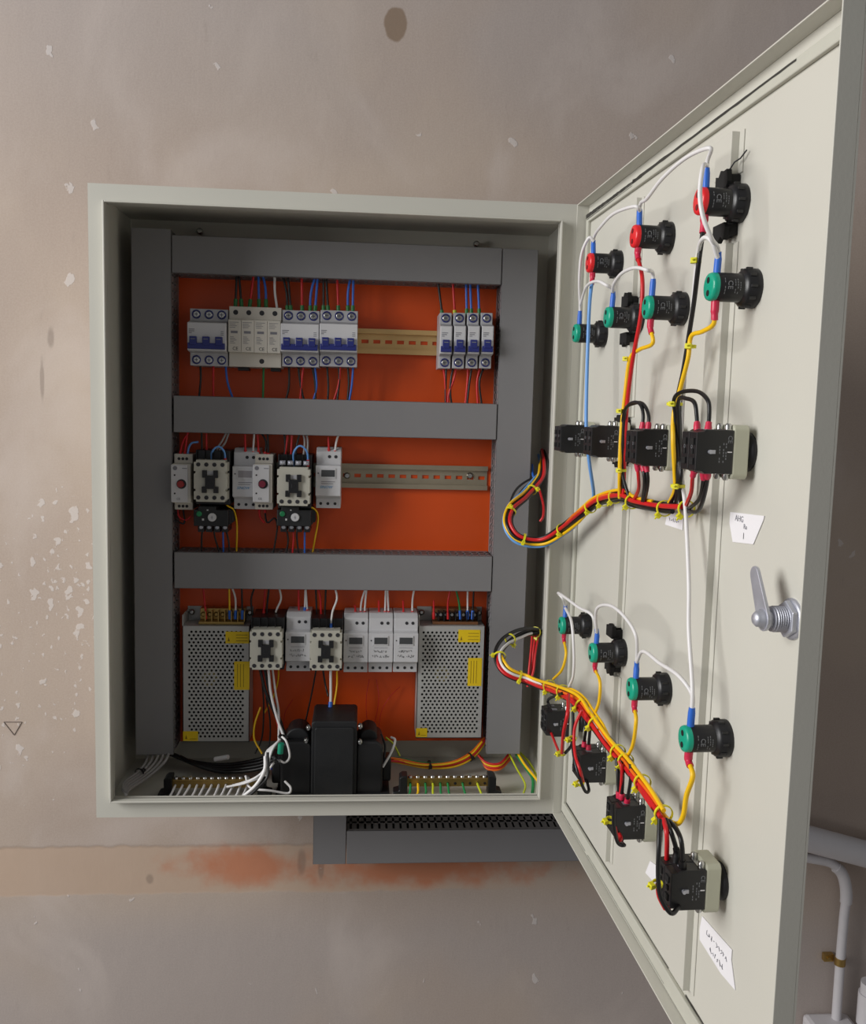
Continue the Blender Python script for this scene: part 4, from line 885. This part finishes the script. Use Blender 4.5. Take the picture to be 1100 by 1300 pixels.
for i in range(11):
    xx = .14125-hw+(i+.5)*2*hw/12
    wire('white', 'number %s from the left out of the left brass bar' % ('one two three four five six seven eight nine ten eleven'.split()[i]),
         [Vector((xx, .056, .0190)), Vector((xx, .048, .0185)), Vector((xx-.003-.0008*(i % 3), .036, .012)), Vector((xx-.010-.002*(i % 2), .022, .005)), Vector((xx-.018, .012, .004))], .0016, group='white wires out of the left brass bar')
e_, hw = barB
cols = ['green', 'yellow', 'green', 'yellow-green', 'green', 'green', None, 'green', None, 'yellow-green', None]
for i in range(11):
    if not cols[i]: continue
    xx = .458-hw+(i+.5)*2*hw/11
    wire(cols[i], 'number %s from the left out of the right brass bar' % ('one two three four five six seven eight nine ten eleven'.split()[i]),
         [Vector((xx, .056, .0190)), Vector((xx, .048, .0185)), Vector((xx+.004*(i-4)/6, .034, .012)), Vector((xx+.006*(1 if i > 2 else -3), .018, .0045))], .0016, group='green and yellow wires out of the right brass bar')
# floor, right: red and yellow leads
pth, TT = bundle([(478, 968, .09), (500, 965, .10), (540, 972, .11), (575, 970, .12), (600, 958, .135), (617, 938, .15)],
    [('red', 'of the floor bundle right of the transformer, front one', .002, 0, .0018, 0, 1), ('yellow', 'of the floor bundle right of the transformer, upper one', .001, .0032, .0016, .12, 1), ('red', 'of the floor bundle right of the transformer, back one', -.002, .001, .0018, 0, 1),
     ('orange', 'of the floor bundle right of the transformer', 0, -.003, .0016, 0, 1), ('yellow', 'of the floor bundle right of the transformer, lower one', .0033, -.0022, .0014, .2, .95), ('green', 'of the floor bundle right of the transformer', -.003, -.002, .0014, 0, 1)], gt)
ring_tie(P(545, 971, .112), TT[18], .0055, TIEB, 'black cable tie round the red and yellow floor bundle, left one', group='black cable ties')
ring_tie(P(597, 961, .133), TT[28], .0055, TIEB, 'black cable tie round the red and yellow floor bundle, right one', group='black cable ties')
for i, c_ in enumerate(('red', 'yellow', 'red', 'orange')):
    wire(c_, ('upper', 'second', 'third', 'lowest')[i]+' of the sagging leads under the right trunking', [(603+3*i, 955+2*i, .14), (618, 968+2.5*i, .125), (635, 969+2.5*i, .12), (648, 955+3*i, .14)], .0016, group=gt)
wire('yellow-green', 'thin, dropping from the right trunking to the cabinet floor', [(646, 955, .135), (656, 975, .10), (667, 995, .05), (665, 1008, .025)], .0014, group=gt)
wire('yellow', 'slanting from the right trunking to the right corner', [(655, 952, .135), (666, 970, .10), (678, 985, .06), (690, 1000, .03)], .0018, group=gt)
wire('green', 'thick, hanging in the right floor corner', [(656, 958, .13), (668, 975, .10), (677, 990, .06), (676, 1012, .03)], .0024, group=gt)
wire('yellow-green', 'deep in the right floor corner', [(660, 955, .15), (672, 968, .12), (681, 985, .09), (684, 1005, .06)], .0018, group=gt)
wire('white', 'curling out of the right side of the transformer', [(497, 936, .10), (502, 940, .09), (497, 955, .075), (486, 974, .065)], .0017, group=gt)
wire('red', 'short, on the right side of the transformer', [(480, 935, .10), (484, 948, .09), (485, 960, .08)], .0016, group=gt)
wire('black', 'short, on the right side of the transformer', [(484, 932, .10), (489, 946, .09), (488, 962, .08)], .0016, group=gt)
wire('yellow-green', 'from the transformer up along the floor bundle', [(490, 936, .12), (500, 945, .12), (508, 960, .115)], .0014, group=gt)
# ---- door: white link wires between the lamps
gt = 'white link wires on the door'
W31 = .0305
BS, RS = ('blue', .0165), ('pink-red', .0150)
def lt(i): u, v = LP[i][0], LP[i][1]; return DP(u, v+.0095, W31)
def lb(i): u, v = LP[i][0], LP[i][1]; return DP(u, v-.0095, W31)
def up(i, d=.012): return lt(i)+Vector((0, 0, d))
def qd(x, y, w=.034): return Q(x, y, w)
def dwire(col, pl, pts, r=.0017, **k): wire(col, pl, smooth(pts, 7), r, flat=True, group=k.pop('group', 'wires on the door'), **k)
dwire('white', 'from the outermost red lamp to the middle red lamp', [lt(0), up(0, .020), qd(902, 188, .036), qd(872, 200, .038), qd(842, 226, .040), qd(822, 252, .038), up(1, .020), lt(1)], start=BS, end=BS)
dwire('white', 'from the middle red lamp to the inner red lamp', [up(1, .014), qd(806, 262, .036), qd(780, 271, .038), qd(763, 288, .038), up(2, .018), lt(2)], end=BS)
dwire('white', 'from the inner red lamp down to the innermost green lamp', [up(2, .014), qd(748, 302, .036), qd(739, 322, .04), qd(736, 355, .038), up(6, .020), lt(6)], end=BS)
dwire('white', 'arching to the second inner green lamp', [up(6, .022), qd(745, 364, .038), qd(758, 357, .042), qd(770, 362, .04), up(5, .018), lt(5)], end=BS)
dwire('white', 'arching between two green lamps under the red row', [up(5, .016), qd(780, 360, .038), qd(790, 347, .042), qd(806, 340, .044), qd(822, 343, .042), up(4, .020), lt(4)], end=BS)
dwire('white', 'hanging in front of the outermost red lamp to the green lamp below', [up(0, .018), qd(893, 212, .048), qd(889, 245, .052), qd(893, 275, .050), qd(904, 303, .042), up(3, .018), lt(3)], end=BS)
dwire('white', 'long, from the outer green lamp down the door to the lowest lamp', [up(3, .012), qd(904, 306, .038), qd(893, 303, .040), qd(886, 325, .034), qd(879, 400, .026), qd(871, 460, .022), qd(866, 540, .020), qd(866, 600, .020), qd(871, 650, .022), qd(875, 740, .026), qd(875, 800, .028), up(10, .030), lt(10)], r=.0018, end=BS)
dwire('white', 'looping over the innermost lamp of the lower half', [lt(7), up(7, .014), qd(715, 760, .040), qd(709, 753, .044), qd(716, 757, .046), qd(735, 771, .042), qd(752, 781, .038), up(8, .014), lt(8)], start=BS, end=BS)
dwire('white', 'hanging from the innermost lower lamp to the cable bundle', [up(7, .012), qd(726, 790, .042), qd(729, 830, .042), qd(728, 858, .040), qd(722, 874, .038)])
dwire('white', 'arching between the second and third lower lamps', [up(8, .012), qd(757, 778, .040), qd(763, 769, .042), qd(778, 770, .042), qd(795, 785, .040), qd(808, 808, .038), up(9, .018), lt(9)], end=BS)
dwire('white', 'sloping from the third lower lamp to the lowest lamp', [up(9, .016), qd(817, 827, .036), qd(838, 842, .036), qd(862, 858, .036), up(10, .026), up(10, .010)])
# lamp tails
def tail(i, col, pl, pts, r=.0018): dwire(col, pl, [lb(i), lb(i)-Vector((0, 0, .009))]+pts, r, start=RS)
tail(2, 'light blue', 'from the inner red lamp down the hinge side', [qd(749, 385, .036), qd(747, 430, .036), qd(745, 500, .038), qd(745, 550, .040), qd(749, 590, .034), qd(754, 625, .022), qd(752, 640, .018)], .0020)
tail(1, 'red', 'from the middle red lamp down to the inner upright bundle', [qd(816, 355, .034), qd(814, 400, .034), qd(804, 455, .032), qd(797, 510, .028), qd(794, 560, .026), qd(792, 628, .020)], .0020)
tail(0, 'black', 'from the outermost red lamp down to the outer upright bundle', [qd(888, 330, .034), qd(882, 380, .030), qd(876, 420, .028), qd(868, 470, .026), qd(860, 510, .026), qd(858, 560, .026)], .0020)
tail(4, 'yellow', 'from a green lamp curving into the inner upright bundle', [qd(829, 436, .030), qd(812, 444, .030), qd(800, 456, .030), qd(794, 500, .030), qd(789, 550, .030), qd(787, 600, .028), qd(787, 632, .022)], .0019)
tail(3, 'yellow', 'from the outer green lamp curving into the outer upright bundle', [qd(906, 412, .030), qd(892, 421, .030), qd(878, 427, .030), qd(874, 455, .030), qd(865, 490, .030), qd(856, 525, .032), qd(855, 560, .034), qd(857, 600, .028), qd(857, 622, .024), qd(849, 641, .018)], .0019)
tail(7, 'yellow', 'from the innermost lower lamp into the bundle', [qd(719, 830, .034), qd(714, 850, .036), qd(703, 862, .036)], .0017)
tail(8, 'yellow', 'from the second lower lamp into the bundle', [qd(762, 865, .034), qd(761, 890, .034), qd(755, 907, .034)], .0017)
tail(9, 'yellow', 'from the third lower lamp into the bundle', [qd(808, 915, .034), qd(804, 945, .032), qd(796, 962, .030)], .0018)
tail(10, 'yellow', 'from the lowest lamp into the end of the bundle', [qd(880, 985, .032), qd(872, 1010, .032), qd(868, 1035, .032), qd(860, 1046, .034), qd(846, 1038, .034), qd(832, 1015, .032), qd(812, 990, .032)], .0021)
# switch leads
RX = ('pink-red', .0090)
gb = 'leads at the door switches'
def sq(i, du, dv, w): u, v = SW[i][0], SW[i][1]; return DP(u+du, v+dv, w)
dwire('black', 'outer arch into the top of the outermost upper switch', [sq(0, .007, .0135, .0365), qd(901, 525, .034), qd(899, 508, .034), qd(886, 497, .034), qd(865, 498, .036), qd(856, 508, .036), qd(858, 530, .032), qd(860, 590, .026)], group=gb, start=RX)
dwire('black', 'inner arch into the top of the outermost upper switch', [sq(0, -.007, .0135, .0390), qd(885, 528, .038), qd(882, 511, .038), qd(872, 506, .038), qd(862, 508, .036), qd(862, 540, .030), qd(864, 600, .024)], group=gb, start=RX)
dwire('red', 'from the bottom of the outermost upper switch', [sq(0, -.007, -.0135, .0385), qd(880, 605, .038), qd(878, 625, .030), qd(871, 643, .020)], group=gb, start=RX)
dwire('black', 'straight one from the bottom of the outermost upper switch', [sq(0, .004, -.0135, .0370), qd(893, 612, .034), qd(888, 634, .026), qd(872, 648, .018)], group=gb, start=RX)
dwire('black', 'bowed one from the bottom of the outermost upper switch', [sq(0, .008, -.0135, .0355), qd(898, 612, .032), qd(892, 638, .028), qd(884, 650, .022), qd(866, 646, .018)], group=gb, start=RX)
dwire('black', 'outer arch into the second upper switch', [sq(1, .007, .0135, .0355), qd(824, 528, .034), qd(817, 513, .034), qd(806, 512, .034), qd(794, 520, .032), qd(790, 550, .028), qd(789, 600, .024)], group=gb, start=RX)
dwire('black', 'inner arch into the second upper switch', [sq(1, -.004, .0135, .0370), qd(817, 526, .036), qd(812, 512, .036), qd(800, 513, .034), qd(793, 528, .030), qd(791, 580, .026), qd(792, 620, .022)], group=gb, start=RX)
dwire('red', 'from the bottom of the second upper switch', [sq(1, -.008, -.0135, .0390), qd(811, 605, .036), qd(811, 622, .028), qd(803, 638, .018)], group=gb, start=RX)
dwire('black', 'straight one from the bottom of the second upper switch', [sq(1, .001, -.0135, .0370), qd(819, 612, .034), qd(816, 636, .022)], group=gb, start=RX)
dwire('black', 'outer one from the bottom of the second upper switch', [sq(1, .006, -.0135, .0355), qd(823, 612, .032), qd(818, 640, .020)], group=gb, start=RX)
for k in range(3): dwire('black', ('left', 'middle', 'right')[k]+' strand of the outer upright bundle beside the outermost switch', [qd(858+2.2*k, 512+k, .030), qd(859+2.4*k, 560, .030-.003*k), qd(861+2*k, 600, .026), qd(860+1.5*k, 618, .024), qd(850+8*k, 643, .018)], .0019)
for k in range(2): dwire('black', ('left', 'right')[k]+' strand of the inner upright bundle', [qd(791+2*k, 520, .030), qd(789+2.5*k, 560, .028), qd(789+1.5*k, 600, .025), qd(793+8*k, 636+2*k, .018)], .0018)
dwire('red', 'strand of the inner upright bundle', [qd(795, 520, .026), qd(793, 560, .024), qd(788, 600, .022), qd(786, 630, .018)], .0018)
# lower switches
dwire('red', 'hanging in front of the innermost lower switch', [qd(722, 882, .052), qd(721, 905, .062), qd(716, 930, .062), qd(714, 956, .056)], .0020, group=gb)
dwire('black', 'hanging behind the red one at the innermost lower switch', [qd(727, 886, .040), qd(728, 920, .040), qd(726, 945, .042), qd(718, 956, .052)], .0018, group=gb)
dwire('black', 'into the top of the innermost lower switch', [qd(714, 880, .050), sq(4, -.004, .025, .042), sq(4, -.002, .014, .038)], .0018, group=gb)
dwire('red', 'bottom loop of the innermost lower switch', [sq(4, -.008, -.0135, .038), qd(706, 945, .048), qd(711, 957, .054)], .0016, group=gb)
dwire('black', 'left one into the top of the second lower switch', [qd(738, 897, .040), qd(744, 920, .040), sq(5, -.006, .024, .038), sq(5, -.006, .0135, .038)], .0018, group=gb, end=RX)
dwire('black', 'right one into the top of the second lower switch', [qd(742, 900, .036), qd(749, 920, .036), sq(5, .004, .024, .036), sq(5, .004, .0135, .036)], .0018, group=gb, end=RX)
dwire('red', 'bowed out left of the second lower switch', [qd(739, 902, .050), qd(731, 920, .056), qd(729, 938, .058), qd(731, 960, .060), qd(737, 978, .058), qd(741, 993, .050)], .0017, group=gb)
dwire('black', 'long loop round under the second lower switch', [qd(727, 938, .056), qd(729, 960, .060), qd(735, 984, .058), qd(743, 1004, .050), qd(748, 1003, .044), sq(5, .004, -.0135, .038)], .0017, group=gb, end=('pink-red', .006))
dwire('black', 'left one into the top of the third lower switch', [qd(783, 962, .040), qd(785, 985, .040), sq(6, -.006, .0135, .038)], .0019, group=gb, end=RX)
dwire('black', 'middle one into the top of the third lower switch', [qd(789, 966, .038), qd(791, 985, .038), sq(6, -.003, .0135, .037)], .0019, group=gb, end=RX)
dwire('red', 'into the top of the third lower switch', [qd(786, 966, .042), qd(790, 978, .040), sq(6, -.004, .018, .038)], .0016, group=gb)
dwire('black', 'right one into the top of the third lower switch', [qd(801, 970, .036), qd(801, 990, .036), sq(6, .006, .0135, .035)], .0018, group=gb, end=RX)
dwire('black', 'loop under the third lower switch', [qd(779, 1020, .058), qd(780, 1050, .056), qd(785, 1070, .050), qd(793, 1073, .044), sq(6, .006, -.022, .038), sq(6, .006, -.0135, .036)], .0018, group=gb, end=('pink-red', .006))
dwire('red', 'loop under the third lower switch', [qd(781, 1050, .054), qd(785, 1066, .050), qd(789, 1064, .046), sq(6, -.004, -.0135, .040)], .0016, group=gb)
dwire('black', 'long loop past the front of the lowest switch', [qd(838, 1040, .056), qd(837, 1075, .060), qd(836, 1110, .060), qd(839, 1138, .058), qd(852, 1159, .050), qd(861, 1152, .042), sq(7, .006, -.0140, .037)], .0020, group=gb)
dwire('red', 'into the top of the lowest switch', [qd(843, 1040, .046), qd(847, 1060, .048), sq(7, -.009, .0135, .043)], .0020, group=gb)
dwire('black', 'left one into the top of the lowest switch', [qd(846, 1040, .044), qd(853, 1058, .044), sq(7, -.002, .025, .038), sq(7, -.002, .0135, .038)], .0020, group=gb, end=('black', .014))
dwire('black', 'right arched one into the top of the lowest switch', [qd(850, 1042, .040), qd(860, 1054, .040), qd(866, 1072, .040), sq(7, .008, .0120, .036)], .0020, group=gb, end=('black', .012))
dwire('red', 'outer loop under the lowest switch', [qd(835, 1122, .058), qd(837, 1138, .056), qd(845, 1154, .050)], .0017, group=gb)
dwire('red', 'short loop under the lowest switch', [sq(7, -.008, -.0145, .045), qd(851, 1150, .046), qd(845, 1154, .050)], .0018, group=gb)
# ---- the two bundles that cross from the cabinet to the door
BU = 'strands of the upper bundle'
up_path = [(689, 574, .17), (691, 588, .13), (689, 602, .09), (682, 614, .07), (668, 630, .045), (651, 645, .02), (646, 664, .0), (659, 682, -.012), (688, 686, -.018), (714, 672, .030, 'd'), (740, 652, .024, 'd'), (760, 637, .018, 'd'), (788, 630, .018, 'd'), (806, 638, .018, 'd'), (840, 645, .018, 'd'), (872, 646, .018, 'd')]
pu, TU = bundle(up_path, [('red', 'strand of the upper bundle, front', .0034, -.0022, .0023, 0, 1), ('black', 'strand of the upper bundle, inner one', -.0004, -.0036, .0022, 0, .98), ('black', 'strand of the upper bundle, middle one', .0016, .0014, .0023, 0, .97), ('red', 'strand of the upper bundle, back', -.0028, -.0004, .0020, .0, .96),
    ('yellow', 'strand along the outside of the upper bundle', .0020, .0048, .0019, .02, .70), ('black', 'strand of the upper bundle, outermost', -.0024, .0036, .0020, .05, .92), ('light blue', 'strand under the upper bundle', -.0006, .0072, .0018, .0, .68), ('orange', 'strand on top of the upper bundle', .0030, -.0052, .0018, .60, .80), ('yellow', 'strand on top of the upper bundle between the upright runs', .0012, -.0062, .0017, .62, .92)], BU)
wire('black', 'of the upper bundle, bulging out inside the cabinet', [(686, 606, .09), (672, 609, .085), (657, 620, .06), (649, 636, .03), (648, 655, .008)], .0016, group=BU)
wire('black', 'of the upper bundle, second one bulging out inside the cabinet', [(688, 604, .10), (675, 612, .09), (662, 624, .06), (652, 642, .02)], .0016, group=BU)
lo_path = [(690, 806, .17), (684, 803, .12), (664, 804, .08), (644, 815, .045), (635, 833, .015), (645, 852, -.005), (676, 864, -.015), (705, 874, .045, 'd'), (730, 886, .042, 'd'), (748, 908, .038, 'd'), (772, 940, .034, 'd'), (798, 970, .032, 'd'), (822, 1002, .034, 'd'), (846, 1038, .036, 'd')]
pl_, TL = bundle(lo_path, [('black', 'thick strand of the lower bundle, inner one', .0006, -.0026, .0026, 0, .98), ('black', 'thick strand of the lower bundle, outer one', .0002, .0066, .0024, 0, .99), ('red', 'strand of the lower bundle, front', .0042, .0010, .0022, .34, 1), ('yellow', 'strand of the lower bundle, upper edge', .0026, -.0060, .0020, .30, 1),
    ('white', 'strand of the lower bundle', .0048, -.0024, .0018, .12, .50), ('red', 'strand of the lower bundle, lower edge', .0022, .0042, .0020, .30, .97), ('orange', 'strand of the lower bundle', .0036, -.0032, .0016, .50, .99), ('yellow', 'strand of the lower bundle, back', -.0010, -.0072, .0016, .55, .80), ('black', 'strand of the lower bundle, middle one', -.0036, -.0010, .0020, 0, .9)], 'strands of the lower bundle')
wire('red', 'hanging loose by the upper bundle inside the cabinet', [(684, 618, .09), (690, 640, .07), (690, 655, .06), (686, 662, .06)], .0018, group='loose red wires at the cable exits')
wire('blue', 'stub by the upper bundle inside the cabinet', [(676, 590, .15), (677, 603, .115), (682, 616, .09)], .0016)
for k in range(3): wire('red', ('left', 'middle', 'right')[k]+' loose one hanging at the lower bundle', [(676+4*k, 806, .11), (674+3*k, 830, .095), (672+3*k, 850+8*(k % 2), .085), (670+2*k, 872-4*k, .08)], .0016, group='loose red wires at the cable exits')
# ---- cable ties
def tie_at(path, T, x, y, R0, label):
    def px(p):
        d = p-CAM; z = d.dot(fwd); return 550+FPX*d.dot(R_)/z, 650-FPX*d.dot(U_)/z
    i = min(range(len(path)), key=lambda i: (px(path[i])[0]-x)**2+(px(path[i])[1]-y)**2)
    return ring_tie(path[i], T[i], R0, TIE, label, head=Vector((-.5, -1, -.5)))
for x, y, lb_ in [(676, 622, 'cable tie on the upper bundle just outside the right trunking edge'), (647, 650, 'cable tie at the left bend of the upper bundle'), (664, 685, 'cable tie at the lowest point of the upper bundle loop'), (713, 672, 'cable tie where the upper bundle reaches the door'),
                  (750, 645, 'cable tie where the blue wire joins the upper bundle'), (768, 636, 'second cable tie right of the blue wire on the upper bundle'), (783, 631, 'cable tie at the foot of the inner upright bundle'), (804, 638, 'cable tie under the second upper switch'), (843, 645, 'cable tie between the two upright bundles on the upper bundle'), (871, 646, 'cable tie at the outer end of the upper bundle')]:
    tie_at(pu, TU, x, y, .0066, 'yellow-green '+lb_)
for x, y, lb_ in [(679, 801, 'cable tie where the lower bundle leaves the cabinet'), (647, 812, 'cable tie at the upper bend of the lower bundle'), (634, 833, 'cable tie at the left bend of the lower bundle'), (658, 858, 'cable tie on the lower bundle over the trunking edge'), (697, 870, 'cable tie where the lower bundle reaches the door'),
                  (716, 878, 'cable tie above the innermost lower switch'), (740, 897, 'cable tie above the second lower switch'), (757, 920, 'cable tie halfway down the lower bundle'), (785, 955, 'cable tie above the third lower switch'), (795, 966, 'second cable tie above the third lower switch'), (815, 992, 'cable tie below the third lower lamp tail'), (842, 1033, 'cable tie above the lowest switch')]:
    tie_at(pl_, TL, x, y, .0072, 'yellow-green '+lb_)
for x, y, w, R0, lb_ in [(884, 332, .034, .0034, 'around the white and black wires below the outermost red lamp'), (877, 440, .028, .0038, 'below the outer green lamp tail'), (797, 456, .030, .0036, 'at the top of the inner upright run'), (790, 522, .030, .0050, 'at the arches of the second upper switch'), (789, 597, .026, .0045, 'low on the inner upright bundle'),
                         (857, 513, .032, .0058, 'at the arches of the outermost upper switch'), (861, 617, .026, .0052, 'low on the outer upright bundle')]:
    ring_tie(Q(x, y, w), Vector((0, 0, 1)), R0, TIE, 'yellow-green cable tie '+lb_, head=Vector((-.7, -1, 0)))
for x, y, w, lb_ in [(714, 956, .054, 'at the bottom loop of the innermost lower switch'), (727, 938, .056, 'left of the second lower switch'), (737, 994, .054, 'under the second lower switch'), (775, 1041, .052, 'left of the third lower switch'), (835, 1122, .058, 'left of the lowest switch')]:
    ring_tie(Q(x, y, w), Vector((0, -.3, 1)), .0034, TIE, 'yellow-green cable tie '+lb_, head=Vector((-1, -.3, -.2)))

# pencilled triangle on the plaster
q = P(17, 924, D)
tr = [(-.0135, 0, .009), (.0125, 0, .009), (.001, 0, -.011), (-.0135, 0, .009)]
tag(MB().tube([Vector(v) for v in tr[:2]], .0006, 5).tube([Vector(v) for v in tr[1:3]], .0006, 5).tube([Vector(v) for v in tr[2:4]], .0006, 5).build('pencil_mark', mat('pencil_grey', (110, 98, 92), .9), None, loc=(q.x, D-.0003, q.z)), 'small pencilled triangle on the wall left of the cabinet', 'wall mark')
